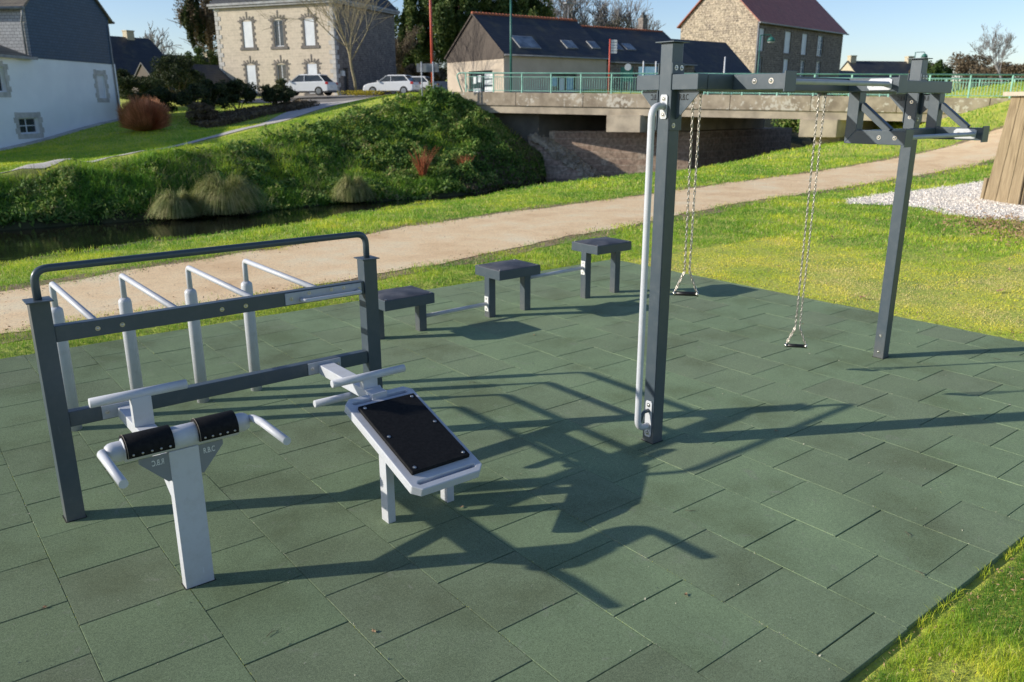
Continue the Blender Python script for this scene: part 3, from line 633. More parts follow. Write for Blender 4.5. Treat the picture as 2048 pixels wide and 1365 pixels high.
def shrub(name, loc, rad, n, size, mat, label, cat='shrub', group=None, nc=26, cs=.34, stem=True, lift=.8, stemmat='bark'):
    root = empty(name, loc, 0, label, cat, group)
    P = clump_points(n, (0, 0, rad[2] * lift), rad, nc, cs); P = P[P[:, 2] > .02]
    V, F = leaves(P, size); npmesh('foliage', V, F, mat, parent=root)
    if stem:
        m = MB()
        for k in range(7):
            a = k * 2.4; m.tube([(0, 0, -.1), (math.cos(a) * rad[0] * .25, math.sin(a) * rad[1] * .25, rad[2] * .55), (math.cos(a) * rad[0] * .6, math.sin(a) * rad[1] * .6, rad[2] * 1.3)], [.03 * rad[2], .02 * rad[2], .006], 5)
        m.build('stem', stemmat, root, local=True)
    return root
def branchy(height, r0, levels=4, spread=.5, nchild=(3, 4), trunk=.3, up_=.35, seed=0, lenf=.68, start_a=0, minr=.006, wig=.1):
    """bare tree: list of (points, radii, level)"""
    rd = random.Random(seed); out = []
    def grow(p, d, L, r, lv):
        pts = [p.copy()]; rad = [r]; nseg = 4; q = p.copy(); dd = d.copy()
        for i in range(nseg):
            dd = (dd + Vector((rd.gauss(0, wig), rd.gauss(0, wig), rd.gauss(0, wig) + up_ * .12))).normalized()
            q = q + dd * (L / nseg); pts.append(q.copy()); rad.append(max(r * (1 - .72 * (i + 1) / nseg) if lv else r * (1 - .35 * (i + 1) / nseg), minr))
        out.append((pts, rad, lv))
        if lv >= levels: return
        n = rd.randint(*nchild) + (3 if lv == 0 else 0)
        for k in range(n):
            t = rd.uniform(.25 if lv else .55, 1.0); i = min(int(t * nseg), nseg - 1); f = t * nseg - i
            bp = pts[i].lerp(pts[i + 1], f); az = rd.uniform(0, 2 * math.pi); sp = spread * rd.uniform(.6, 1.5)
            base = (pts[i + 1] - pts[i]).normalized(); o1 = base.orthogonal().normalized(); o2 = base.cross(o1)
            nd_ = (base * math.cos(sp) + (o1 * math.cos(az) + o2 * math.sin(az)) * math.sin(sp)).normalized()
            nd_ = (nd_ + Vector((0, 0, up_))).normalized()
            ll = (height * (1 - trunk) * .62 if lv == 0 else L * lenf) * rd.uniform(.7, 1.1)
            grow(bp, nd_, ll, max(rad[i] * .55, minr), lv + 1)
    grow(Vector((0, 0, 0)), Vector((0, 0, 1)), height * (trunk + .25), r0, 0)
    return out
def bare_tree(name, loc, h, r0, label, cat='tree', group=None, mat='twig', trunkmat=None, levels=4, seed=1, leafn=0, leafmat_='brownleaf', leafsize=.12, **kw):
    root = empty(name, loc, 0, label, cat, group); B = branchy(h, r0, levels, seed=seed, **kw)
    t = MB(); t.tube(B[0][0], B[0][1], 9); t.build('trunk', trunkmat or mat, root, local=True)
    c = MB()
    for pts, rad, lv in B[1:]: c.tube(pts, rad, 4 if lv > 1 else 6, caps=False)
    c.build('crown', mat, root, local=True)
    if leafn:
        ends = np.array([list(p) for pts, r_, lv in B if lv >= 2 for p in pts[1:]]); k = rng.integers(0, len(ends), leafn)
        V, F = leaves(ends[k] + rng.normal(size=(leafn, 3)) * h * .03, leafsize); npmesh('foliage', V, F, leafmat_, parent=root)
    return root
# ------------------------------------------------------------------ exercise equipment
def bolts(parent, L, r=.011, mat='steel'):
    for p, n in L:
        m = MB(); m.dome(Vector(p) , r, r * .75, n, 12); 
        nn = Vector(n).normalized(); m.tube([Vector(p) - nn * .004, Vector(p) + nn * .0025], r * 1.45, 14, smooth=False)
        m.build('bolt', mat, parent)
# ---- training frame with top rail and four low parallel bars
fr = empty('training_frame', (-.29, 2.41, 0), 0, 'dark grey training frame with a rounded top rail and four light low bars behind', 'exercise frame')
FY0, FY1 = 2.36, 2.46
for x0 in (-1.345, .66):
    p = MB().box(x0, x0 + .1, FY0, FY1, -.03, 1.305).build('post', 'dark', fr, .004)
    MB().box(x0 - .007, x0 + .107, FY0 - .007, FY1 + .007, -.012, .0022).build('base_seam', 'joint', fr)
    q = MB().box(x0 - .016, x0 + .116, FY0 - .016, FY1 + .016, 1.305, 1.312).build('cap', 'dark', p_ := fr, .001)
MB().box(-1.245, .66, FY0 + .012, FY0 + .072, 1.068, 1.160).build('upper_beam', 'dark', fr, .004)
MB().box(-1.245, .66, FY0 + .012, FY0 + .072, .565, .655).build('lower_beam', 'dark', fr, .004)
cy = .5 * (FY0 + FY1)
MB().tube(rounded([(-1.295, cy, 1.30), (-1.295, cy, 1.478), (.71, cy, 1.478), (.71, cy, 1.30)], .075, 9), .0215, 18).build('top_rail', 'dark', fr)
bolts(fr, [((x, FY0 + .012, 1.112), (0, -1, 0)) for x in (-1.03, -.90, -.325, -.175, .38)], .0095)
# grab handle on a plate, upper right
hp = MB().box(.085, .635, FY0 + .004, FY0 + .012, 1.076, 1.152).build('handle_plate', 'plate', fr, .0015)
hh = MB().tube(rounded([(.19, FY0 + .006, 1.102), (.19, FY0 - .055, 1.102), (.60, FY0 - .055, 1.102), (.60, FY0 + .006, 1.102)], .022, 6), .0125, 14).build('grab_handle', 'grey', fr)
bolts(hp, [((x, FY0 + .004, z), (0, -1, 0)) for x, z in ((.125, 1.112), (.25, 1.135), (.41, 1.135), (.50, 1.135), (.615, 1.112))], .008)
# mounting plates of the attached stations (bolted on the lower beam)
for x0, x1 in ((-1.075, -.86), (.205, .445)):
    pl_ = MB().box(x0, x1, FY0 + .003, FY0 + .012, .572, .652).build('mounting_plate', 'plate', fr, .0015)
    bolts(pl_, [((x0 + .028, FY0 + .003, .612), (0, -1, 0)), ((x1 - .022, FY0 + .003, .612), (0, -1, 0))], .008)
# low parallel bars
for bx in (-1.005, -.545, -.062, .387):
    r_ = bpy.data.objects.new('low_bar', None)
    by = 3.885
    m = MB().tube([(bx, by, -.02), (bx, by, .905), (bx, by, .925), (bx, by, .94)], [.046, .046, .042, .026], 22)
    m.build('bar_post', 'grey', fr)
    MB().tube(rounded([(bx, by, .93), (bx, by, 1.112), (bx, FY0 + .07, 1.112)], .045, 8), .0205, 16).build('low_bar', 'grey', fr)
    bpy.data.objects.remove(r_)
# ---- roller station (front left)
rs = empty('roller_station', (-.945, 1.26, 0), 0, 'light grey station with two black roller pads and curved grips on one column', 'exercise machine')
cx = -.945
MB().box(cx - .07, cx + .07, 1.235, 1.30, -.02, .745).build('column', 'grey', rs, .004)
MB().box(cx - .076, cx + .076, 1.229, 1.306, -.012, .0022).build('base_seam', 'joint', rs)
b_ = MB().box(cx - .048, cx + .052, 1.30, FY0 + .003, .565, .632).build('beam', 'grey', rs, .004)
m = MB(); m.prism([(1.30, .33), (1.30, .44), (1.62, .565), (1.90, .565)][:4], 0, cx - .04, cx + .04); 
m = MB(); m.bar((cx, 1.292, .36), (cx, 1.70, .60), .07, .055, (0, 0, 1)); m.build('diagonal_strut', 'grey', rs, .003)
up_ = MB().box(cx - .052, cx + .052, 1.955, 2.005, .632, .80).build('upright', 'grey', rs, .003)
MB().tube([(cx - .252, 1.98, .815), (cx - .25, 1.98, .815), (cx + .25, 1.98, .815), (cx + .252, 1.98, .815)], [.020, .0265, .0265, .020], 22).build('foot_bar', 'grey', rs)
# big roller tube with end domes
RY, RZ, RR = 1.272, .795, .057
m = MB(); m.tube([(cx - .335, RY, RZ), (cx - .330, RY, RZ), (cx - .315, RY, RZ), (cx - .30, RY, RZ), (cx + .30, RY, RZ), (cx + .315, RY, RZ), (cx + .330, RY, RZ), (cx + .335, RY, RZ)],
                 [.020, .036, .045, .048, .048, .045, .036, .02], 28)
m.tube([(cx - .262, RY, RZ), (cx - .258, RY, RZ), (cx + .266, RY, RZ), (cx + .270, RY, RZ)], [.050, RR, RR, .05], 30)
m.build('roller_tube', 'grey', rs)
for sx, (a, b) in ((-1, (cx - .258, cx - .045)), (1, (cx + .068, cx + .262))):
    m = MB(); n = 26; V = []; Fq = []
    # wrap pad from the back (over the top) to the lower front: angles measured in the yz plane
    a0, a1 = R(-28 + 180 + 28), R(0)
    prof = []
    A0, A1 = R(200), R(5)           # 180 = front (-y), 90 = top
    for rr in (RR + .002, RR + .014):
        for i in range(n + 1):
            t = A1 + (A0 - A1) * i / n
            prof.append((RY + math.cos(t) * rr, RZ + math.sin(t) * rr))
    for xx in (a, b):
        for (y, z) in prof: V.append((xx, y, z))
    N = 2 * (n + 1)
    for i in range(n):
        Fq.append((n + 1 + i, n + 2 + i, N + n + 2 + i, N + n + 1 + i))      # outer
        Fq.append((i, N + i, N + i + 1, i + 1))                                # inner
        Fq.append((i, i + 1, n + 2 + i, n + 1 + i)); Fq.append((N + i, N + n + 1 + i, N + n + 2 + i, N + i + 1))
    Fq.append((n, N + n, N + N - 1, N - 1)); Fq.append((0, n + 1, N + n + 1, N))
    m.add(V, Fq, True); pad = m.build('pad', 'rubber', rs)
    md = pad.modifiers.new('edge', 'BEVEL'); md.width = .002; md.segments = 2; md.limit_method = 'ANGLE'; md.angle_limit = R(50)
    # stitched seam around the left edge
    st = MB(); pts = [(a + .006, RY + math.cos(A1 + (A0 - A1) * i / 40) * (RR + .0145), RZ + math.sin(A1 + (A0 - A1) * i / 40) * (RR + .0145)) for i in range(41)]
    st.tube(pts, .0012, 5); st.build('seam', 'stitch', pad)
    tt = R(186)
    for i in range(5):
        xx = a + .028 + (b - a - .05) * i / 4; p = (xx, RY + math.cos(tt) * (RR + .014), RZ + math.sin(tt) * (RR + .014))
        q = MB(); q.dome(p, .0062, .005, (0, math.cos(tt), math.sin(tt)), 10); q.build('rivet', 'steel', pad)
for s in (-1, 1):
    MB().tube(rounded([(cx + s * .30, RY - .0, RZ + .003), (cx + s * .352, RY - .0, RZ + .012), (cx + s * .356, RY - .12, RZ + .025), (cx + s * .356, .838, RZ + .028)], .035, 7), .0195, 18).build('hand_grip', 'grey', rs)
def gusset(parent, xa, xb, y, ztop, h, flat, mat, tmat, mirror, tx, tz, size):
    """triangular plate, xa at the column, xb at the outer tip"""
    P = [(xa, ztop - h), (xa, ztop), (xb, ztop), (xb, ztop - flat), (xa + (xb - xa) * .12, ztop - h)]
    g = MB().prism([(a, c) for a, c in P], 1, y, y + .005).build('gusset_plate', mat, parent)
    text_mesh('cut_letters', 'R.B.C', size, tmat, g_ := parent, (tx, y - .0012, tz), (1, 0, 0), (0, 0, 1), mirror)
gusset(rs, cx - .07, cx - .205, 1.240, .742, .145, .022, 'gusset', 'letter', True, cx - .122, .706, .040)
gusset(rs, cx + .07, cx + .188, 1.240, .742, .145, .022, 'gusset', 'letter', False, cx + .118, .706, .040)
# ---- inclined bench
bn = empty('inclined_bench', (.335, 1.25, 0), 0, 'light grey inclined bench with a bolted black rubber pad, two front legs and foot bars', 'exercise bench')
MB().box(.28, .385, 1.62, FY0 + .003, .565, .632).build('beam', 'grey', bn, .004)
for x0 in (.11, .52): MB().box(x0, x0 + .05, 1.185, 1.262, -.02, .40 + .02).build('leg', 'grey', bn, .003)
MB().box(.283, .383, 1.735, 1.785, .50, .695).build('upright', 'grey', bn, .003)
MB().tube([(.082, 1.755, .703), (.084, 1.755, .703), (.586, 1.755, .703), (.588, 1.755, .703)], [.018, .0245, .0245, .018], 22).build('foot_bar', 'grey', bn)
MB().tube([(.036, 1.925, .535), (.038, 1.925, .535), (.50, 1.925, .535), (.502, 1.925, .535)], [.018, .0235, .0235, .018], 22).build('foot_bar', 'grey', bn)
MB().box(.31, .35, 1.905, 1.945, .535, .57).build('bracket', 'grey', bn, .002)
# board in its own frame: s along slope (0 at low end), x across
BA = math.atan2(.618 - .340, 1.672 - .848); cB, sB = math.cos(BA), math.sin(BA); by0, bz0 = .848, .340
BL_ = math.hypot(.618 - .340, 1.672 - .848); bx0, bx1 = .10, .57
def bp(x, s, t): return (x, by0 + s * cB - t * sB, bz0 + s * sB + t * cB)
ch = .045; T_ = .055
outer = [(bx0 + ch, 0), (bx1 - ch, 0), (bx1, ch), (bx1, BL_ - ch), (bx1 - ch, BL_), (bx0 + ch, BL_), (bx0, BL_ - ch), (bx0, ch)]
def slot(s0, s1, xa, xb, n=6):
    r = (s1 - s0) / 2; c = (s0 + s1) / 2
    return [(xb - r + math.sin(math.pi * i / n) * r, c - math.cos(math.pi * i / n) * r) for i in range(n + 1)] + [(xa + r - math.sin(math.pi * i / n) * r, c + math.cos(math.pi * i / n) * r) for i in range(n + 1)]
bm = bmesh.new()
rings = [outer, slot(.040, .068, .145, .525), slot(BL_ - .068, BL_ - .040, .145, .525)]
# sheet with holes by scan fill
es = []
for rg in rings:
    vs = [bm.verts.new((*p, 0)) for p in rg]
    es += [bm.edges.new((vs[i], vs[(i + 1) % len(vs)])) for i in range(len(vs))]
bmesh.ops.triangle_fill(bm, use_beauty=True, use_dissolve=False, edges=es)
fs = list(bm.faces); ret = bmesh.ops.extrude_face_region(bm, geom=fs)
for e_ in ret['geom']:
    if isinstance(e_, bmesh.types.BMVert): e_.co.z -= T_
L_ = abs_loc(bn)
for v in bm.verts: v.co = Vector(bp(v.co.x, v.co.y, v.co.z)) - L_
bmesh.ops.recalc_face_normals(bm, faces=bm.faces)
me = bpy.data.meshes.new('board'); bm.to_mesh(me); bm.free(); me.materials.append(M['grey'])
bo = bpy.data.objects.new('board', me); COL.objects.link(bo); bo.parent = bn
md = bo.modifiers.new('edge', 'BEVEL'); md.width = .006; md.segments = 3; md.limit_method = 'ANGLE'; md.angle_limit = R(40)
# closed trough below the slots so that they read as recesses
for s0, s1 in ((.030, .078), (BL_ - .078, BL_ - .030)):
    m = MB(); c8 = [bp(x, s, t) for t in (-.052, -.030) for x, s in ((.13, s0), (.54, s0), (.54, s1), (.13, s1))]
    m.add(c8, [(0, 3, 2, 1), (4, 5, 6, 7), (0, 1, 5, 4), (1, 2, 6, 5), (2, 3, 7, 6), (3, 0, 4, 7)]); m.build('slot_backing', 'grey', bn)
m = MB(); ps0, ps1 = .118, BL_ - .118
c8 = [bp(x, s, t) for t in (.001, .026) for x, s in ((.145, ps0), (.53, ps0), (.53, ps1), (.145, ps1))]
m.add(c8, [(0, 3, 2, 1), (4, 5, 6, 7), (0, 1, 5, 4), (1, 2, 6, 5), (2, 3, 7, 6), (3, 0, 4, 7)])
pad = m.build('pad', 'rubber', bn, .004)
nrm = (0, -sB, cB)
bolts(pad, [(bp(x, s, .026), nrm) for x, s in ((.175, ps0 + .03), (.50, ps0 + .03), (.175, (ps0 + ps1) / 2), (.50, (ps0 + ps1) / 2 + .02), (.175, ps1 - .03), (.50, ps1 - .03))], .008)
# ---- stepping stools
def stool(xc, ztop, label, bar=None):
    s = empty('step_stool', (xc, 4.6, 0), 0, label, 'step stool', 'stepping stools in a row of rising height')
    x0, x1, y0, y1 = xc - .295, xc + .295, 4.375, 4.835; t = .105
    MB().box(x0, x1, y0, y1, ztop - t, ztop).build('seat_frame', 'dark', s, .004)
    # domed rubber top
    n = 14; V = []; 
    for j in range(n + 1):
        for i in range(n + 1):
            a = i / n; b = j / n; zz = ztop + .004 + .030 * (math.sin(math.pi * a) * math.sin(math.pi * b)) ** .7
            V.append((x0 + .006 + a * (x1 - x0 - .012), y0 + .006 + b * (y1 - y0 - .012), zz))
    I = lambda i, j: j * (n + 1) + i
    m = MB(); m.add(V, [(I(i, j), I(i + 1, j), I(i + 1, j + 1), I(i, j + 1)) for i in range(n) for j in range(n)], True)
    m.box(x0 + .006, x1 - .006, y0 + .006, y1 - .006, ztop - .002, ztop + .0035)
    m.build('rubber_top', 'seat', s)
    for sx in (-.245, .27):
        MB().box(xc + sx - .045, xc + sx + .045, 4.575, 4.665, -.02, ztop - t + .002).build('leg', 'dark', s, .004)
    bolts(s, [((x, y, ztop + .006), (0, 0, 1)) for x in (x0 + .03, x1 - .03) for y in (y0 + .03, y1 - .03)], .008)
    if bar:
        zb, xs = bar; xl = xc - .245 - .045
        pl_ = MB().box(xl - .008, xl, 4.585, 4.655, zb - .085, zb + .085).build('bar_plate', 'white', s, .0015)
        bolts(pl_, [((xl - .008, 4.62, zb + .06), (-1, 0, 0)), ((xl - .008, 4.62, zb - .06), (-1, 0, 0))], .007)
        MB().tube([(xl - .004, 4.62, zb), (xs, 4.62, zb - .01)], .021, 16).build('connecting_bar', 'grey', s)
    return s
stool(2.225, .445, 'lowest dark grey step stool with domed black top, nearest the training frame')
stool(3.665, .565, 'middle dark grey step stool with a low light bar joining it to the shortest one', (.155, 2.54))
stool(5.15, .682, 'tallest dark grey step stool at the far end of the row of three', (.385, 3.98))
# ---- tall pull-up rig
rg = empty('pull_up_rig', (3.8, 1.06, 0), 0, 'tall dark grey pull-up rig with two posts, high crossbeams and a light side rail', 'pull-up rig')
ZB0, ZB1 = 2.412, 2.506
for px_ in (2.16, 5.37):
    MB().box(px_, px_ + .1, 1.01, 1.11, -.02, 2.695).build('post', 'dark', rg, .005)
    MB().box(px_ - .007, px_ + .107, 1.003, 1.117, -.012, .0022).build('base_seam', 'joint', rg)
    MB().box(px_ - .025, px_ + .125, .985, 1.135, 2.695, 2.702).build('cap', 'dark', rg, .001)
    xi = px_ + .004
    # crossbeam in two halves butting the post
    far_ = px_ > 5
    MB().box(xi, px_ + .096, 1.112, 1.214 if far_ else 1.31, ZB0, ZB1).build('crossbeam', 'dark', rg, .004)
    MB().box(xi, px_ + .096, .898 if far_ else .802, 1.008, ZB0, ZB1).build('crossbeam', 'dark', rg, .004)
    # side plates clasping the post on the -y and +y faces
    for yy, sg in ((1.008, -1), (1.112, 1)):
        y0, y1 = (yy - .008, yy) if sg < 0 else (yy, yy + .008)
        f = MB(); f.box(px_ - .006, px_ + .106, y0, y1, 2.165, ZB0 - .002); f.box(px_ - .006, px_ + .106, y0, y1, ZB1 + .002, 2.575); f.build('clamp_plate', 'dark', rg, .002)
    bolts(rg, [((px_ + .028, 1.0, 2.545), (0, -1, 0)), ((px_ + .078, 1.0, 2.545), (0, -1, 0)), ((px_ + .028, 1.0, 2.195), (0, -1, 0))], .011)
    # gusset plates below the crossbeam: run along y, faces in x
    for sg in (-1, 1):
        ya = 1.0 if sg < 0 else 1.12; yb = ya + sg * .175
        P = [(ya, 2.235), (ya, ZB0 - .004), (yb, ZB0 - .004), (yb, ZB0 - .02), (ya + sg * .012, 2.235)]
        MB().prism(P, 0, px_ + .046, px_ + .052).build('gusset_plate', 'dark', rg)
        text_mesh('cut_letters', 'R.B.C', .052, 'hollow', rg, (px_ + .0448, ya + sg * .060, ZB0 - .045), (0, -1, 0), (0, 0, 1), sg > 0)
# long beams between the crossbeams
MB().box(2.262, 5.52, .802, .896, ZB0 - .001, ZB1 - .001).build('long_beam', 'dark', rg, .004)
MB().box(2.262, 5.52, 1.216, 1.308, ZB0 - .001, ZB1 - .001).build('long_beam', 'dark', rg, .004)
# upper arms + bar
def arm(x0, x1, ya, yb, z0, z1, capy=None):
    MB().box(x0, x1, yb, ya, z0, z1).build('arm', 'dark', rg, .004)
    MB().box(x0 - .012, x1 + .012, yb - .010, yb, z0 - .014, z1 + .014).build('end_cap', 'dark', rg, .0015)
arm(2.505, 2.595, .800, .425, ZB0, ZB1 - .001)
arm(3.865, 3.955, .800, .425, ZB0, ZB1 - .001)
bolts(rg, [((2.505, .64, 2.462), (-1, 0, 0)), ((2.505, .52, 2.462), (-1, 0, 0))], .012)
def pullbar(xa, xb, y, z, zz):
    MB().tube(rounded([(xa, y - .0, z), (xa + .03, y - .055, z + zz), (xb - .07, y - .055, z + zz), (xb - .006, y, z)], .03, 5), .0165, 16).build('pull_bar', 'plate', rg)
    for x_ in (xa, xb - .008):
        p = MB().prism([(y - .05, z - .033), (y - .03, z - .040), (y + .11, z - .040), (y + .13, z - .022), (y + .13, z + .022), (y + .11, z + .040), (y - .03, z + .040), (y - .05, z + .03)], 0, x_, x_ + .008).build('bar_plate', 'grey', rg, .0015)
    bolts(rg, [((xb - .008, y - .02, z), (-1, 0, 0)), ((xb - .008, y + .09, z), (-1, 0, 0))], .010)
pullbar(2.595, 3.865, .52, 2.459, 0)
# lower L-shaped arms
for x0, ya, yb in ((4.055, .896, .425), (5.335, .896, .425)):
    vz0, vz1 = 2.035, 2.135
    v_ = MB(); v_.prism([(ya - .09, ZB0 - .003), (ya, ZB0 - .003), (ya, vz0), (ya - .09, vz1)], 0, x0, x0 + .09); v_.build('drop_post', 'dark', rg, .003)
    a_ = MB(); a_.prism([(ya - .0, vz0), (ya - .09, vz1), (yb, vz1), (yb, vz0)], 0, x0, x0 + .09); a_.build('arm', 'dark', rg, .003)
    MB().box(x0 - .012, x0 + .102, yb - .010, yb, vz0 - .014, vz1 + .014).build('end_cap', 'dark', rg, .0015)
    b_ = MB(); b_.bar((x0 + .045, ya - .092, 2.315), (x0 + .045, .565, vz1 - .004), .05, .045, (1, 0, 0)); b_.build('brace', 'dark', rg, .002)
    bolts(rg, [((x0, .62, 2.085), (-1, 0, 0)), ((x0, .50, 2.085), (-1, 0, 0))], .011)
MB().box(4.145, 5.335, .806, .892, 2.045, 2.128).build('lower_beam', 'dark', rg, .003)
pullbar(4.145, 5.335, .52, 2.086, 0)
# light grey side rail on the near post
PX = 2.16
for z0, z1 in ((2.235, 2.385), (.045, .315)):
    p = MB().prism([(1.028, z0 + .012), (1.036, z0), (1.078, z0), (1.086, z0 + .012), (1.086, z1 - .012), (1.078, z1), (1.036, z1), (1.028, z1 - .012)], 0, PX - .009, PX - .001)
    p.build('rail_plate', 'grey', rg, .0015)
bolts(rg, [((PX - .009, 1.057, z), (-1, 0, 0)) for z in (2.358, 2.262, .285, .075)], .010)
MB().tube(rounded([(PX - .008, 1.057, 2.315), (PX - .115, 1.057, 2.315), (PX - .115, 1.057, .13), (PX - .008, 1.057, .13)], .075, 10), .0225, 20).build('side_rail', 'grey', rg)
MB().tube(rounded([(PX - .098, 1.057, .165), (PX - .06, 1.057, .245), (PX - .008, 1.057, .245)], .03, 6), .014, 14).build('rail_hook', 'dark', rg)
bolts(rg, [((5.37, 1.06, z), (-1, 0, 0)) for z in (.06, .22, 2.34, 2.21)], .010)
# ---- hanging handles on double chains
def link_mesh():
    m = MB(); n = 12; pts = []
    for i in range(n):
        a = 2 * math.pi * i / n; x = .0066 * math.cos(a); z = .0066 * math.sin(a) + (.0088 if math.sin(a) > 0 else -.0088); pts.append(Vector((x, 0, z)))
    V = []; Fq = []; k = 6
    for i, p in enumerate(pts):
        t = (pts[(i + 1) % n] - pts[i - 1]).normalized(); u = Vector((0, 1, 0)); w_ = t.cross(u)
        for j in range(k):
            b = 2 * math.pi * j / k; V.append(p + (u * math.cos(b) + w_ * math.sin(b)) * .0036)
    for i in range(n):
        for j in range(k): Fq.append((i * k + j, i * k + (j + 1) % k, ((i + 1) % n) * k + (j + 1) % k, ((i + 1) % n) * k + j))
    return [Vector(v) for v in V], Fq
LV, LF = link_mesh()
def chain(m, a, b, tw=0):
    a = Vector(a); b = Vector(b); d = b - a; L = d.length; n = max(int(L / .0258), 1); q = d.to_track_quat('Z', 'Y')
    for i in range(n):
        c = a + d * ((i + .5) / n); rot = q.to_matrix() @ Matrix.Rotation(tw + (math.pi / 2 if i % 2 else 0) + .25 * math.sin(i * .7), 3, 'Z')
        m.add([rot @ v + c for v in LV], LF, True)
def hanger(x, y, ztop, zb, label, yaw=0.0, lean=(0, 0)):
    o = empty('suspension_trainer', (x, y, ztop), 0, label, 'suspension trainer', 'chain handles hung from the rig')
    c, s = math.cos(yaw), math.sin(yaw); zs = zb + .165
    xb, yb = x + lean[0], y + lean[1]
    for k in (-.5, .5): m = MB(); chain(m, (x + c * .050 * k, y + s * .050 * k, ztop), (xb + c * .036 * k, yb + s * .036 * k, zs), k); m.build('chain', 'zinc', o)
    for k in (-1, 1):
        for j in (-.012, .012):
            m = MB(); chain(m, (xb + c * .02 * k + s * j, yb + s * .02 * k - c * j, zs), (xb + c * .084 * k + s * j, yb + s * .084 * k - c * j, zb + .008), k); m.build('lower_chain', 'zinc', o)
    m = MB(); m.tube([(xb - c * .088, yb - s * .088, zb), (xb + c * .088, yb + s * .088, zb)], .0165, 16)
    m.build('handle', 'grip', o)
    for k in (-1, 1):
        MB().tube([(xb + c * .076 * k, yb + s * .076 * k, zb), (xb + c * .094 * k, yb + s * .094 * k, zb)], .020, 16).build('end_ring', 'steel', o)
    MB().box(x - .04, x + .04, y - .02, y + .02, ztop - .004, ztop + .03).build('bracket', 'dark', o)
    return o
hanger(2.735, 1.27, 2.40, .955, 'black hand grip on the shorter chain pair beside the near rig post', R(-50), (.05, .035))
hanger(4.30, 1.27, 2.40, .262, 'black hand grip on the longer chain pair hanging low in the middle of the rig', R(-50), (.02, .02))
# ------------------------------------------------------------------ buildings
def panel(m, x0, x1, z0, z1, holes, y=0.0, depth=.22, out=-1, axis='x', top=None):
    """wall face with openings and reveals. face lies at coordinate y, outward direction out; axis = running axis"""
    xs = sorted({x0, x1, *[h[0] for h in holes], *[h[1] for h in holes]}); zs = sorted({z0, z1, *[h[2] for h in holes], *[h[3] for h in holes]})
    P = (lambda a, b, c: (a, b, c)) if axis == 'x' else (lambda a, b, c: (b, a, c))
    for i in range(len(xs) - 1):
        for j in range(len(zs) - 1):
            a, b, c, d = xs[i], xs[i + 1], zs[j], zs[j + 1]; mx_, mz_ = (a + b) / 2, (c + d) / 2
            if any(h[0] < mx_ < h[1] and h[2] < mz_ < h[3] for h in holes): continue
            m.add([P(a, y, c), P(b, y, c), P(b, y, d), P(a, y, d)], [(0, 1, 2, 3)])
    yi = y - out * depth
    for a, b, c, d in holes:
        m.add([P(a, y, c), P(b, y, c), P(b, y, d), P(a, y, d), P(a, yi, c), P(b, yi, c), P(b, yi, d), P(a, yi, d)], [(0, 1, 5, 4), (1, 2, 6, 5), (2, 3, 7, 6), (3, 0, 4, 7)])
def wbuild(m, name, mat, root):
    # reveals make normals ambiguous for recalculation, both sides shade the same
    return m.build(name, mat, root, local=True)
def window(root, a, b, c, d, y, frame='frost', pane='glass', mull=True, axis='x', out=-1, shutter=False, name='window', bars=0):
    P = (lambda x, yy, z: (x, yy, z)) if axis == 'x' else (lambda x, yy, z: (yy, x, z))
    def bx(m, x0, x1, y0, y1, z0, z1):
        q0 = P(x0, y0, z0); q1 = P(x1, y1, z1); m.box(min(q0[0], q1[0]), max(q0[0], q1[0]), min(q0[1], q1[1]), max(q0[1], q1[1]), z0, z1)
    m = MB(); t = .06
    yo = y + out * .04
    if shutter:
        n = max(int((d - c) / .12), 2)
        bx(m, a, b, y, yo, c, d)
        for k in range(n): bx(m, a + .03, b - .03, yo, yo + out * .008, c + (d - c) * (k + .1) / n, c + (d - c) * (k + .9) / n)
        return m.build('roller_shutter', frame, root, local=True)
    bx(m, a, a + t, y, yo, c, d); bx(m, b - t, b, y, yo, c, d); bx(m, a + t, b - t, y, yo, c, c + t); bx(m, a + t, b - t, y, yo, d - t, d)
    if mull: bx(m, (a + b) / 2 - t / 2, (a + b) / 2 + t / 2, y, yo, c + t, d - t)
    for k in range(bars):
        z = c + (d - c) * (k + 1) / (bars + 1); bx(m, a + t, b - t, y, yo - out * .01, z - .02, z + .02)
    f = m.build(name, frame, root, local=True)
    g = MB(); bx(g, a + t * .5, b - t * .5, y + out * .005, y + out * .014, c + t * .5, d - t * .5); g.build('pane', pane, f, local=True)
    return f
def roof_gable(root, x0, x1, ya, yb, ze, zr, mat, over=.25, side=.15, thick=.14, name='roof'):
    ym = (ya + yb) / 2; m = MB(); sl = (zr - ze) / (ym - ya)
    for s, y in ((-1, ya), (1, yb)):
        e = y + s * over; zeo = ze - sl * over
        if s < 0: pr_ = [(e, zeo), (ym, zr), (ym, zr + thick), (e, zeo + thick)]
        else: pr_ = [(ym + .001, zr), (e, zeo), (e, zeo + thick), (ym + .001, zr + thick)]
        m.prism(pr_, 0, x0 - side, x1 + side)
    return m.build(name, mat, root, local=True)
def gable_shell(root, x0, x1, ya, yb, z0, ze, zr, mat, front=(), left=(), right=(), name='wall', gabmat=None):
    m = MB(); panel(m, x0, x1, z0, ze, list(front), ya, .2, -1); panel(m, x0, x1, z0, ze, [], yb, .2, 1)
    panel(m, ya, yb, z0, ze, list(left), x0, .2, -1, 'y'); panel(m, ya, yb, z0, ze, list(right), x1, .2, 1, 'y')
    w_ = wbuild(m, name, mat, root)
    g = MB(); ym = (ya + yb) / 2
    for x in (x0, x1): g.prism([(ya, ze), (yb, ze), (ym, zr)], 0, x - .0 if x == x0 else x - .02, x + .02 if x == x0 else x)
    g.build('gable', gabmat or mat, root, local=True)
    return w_
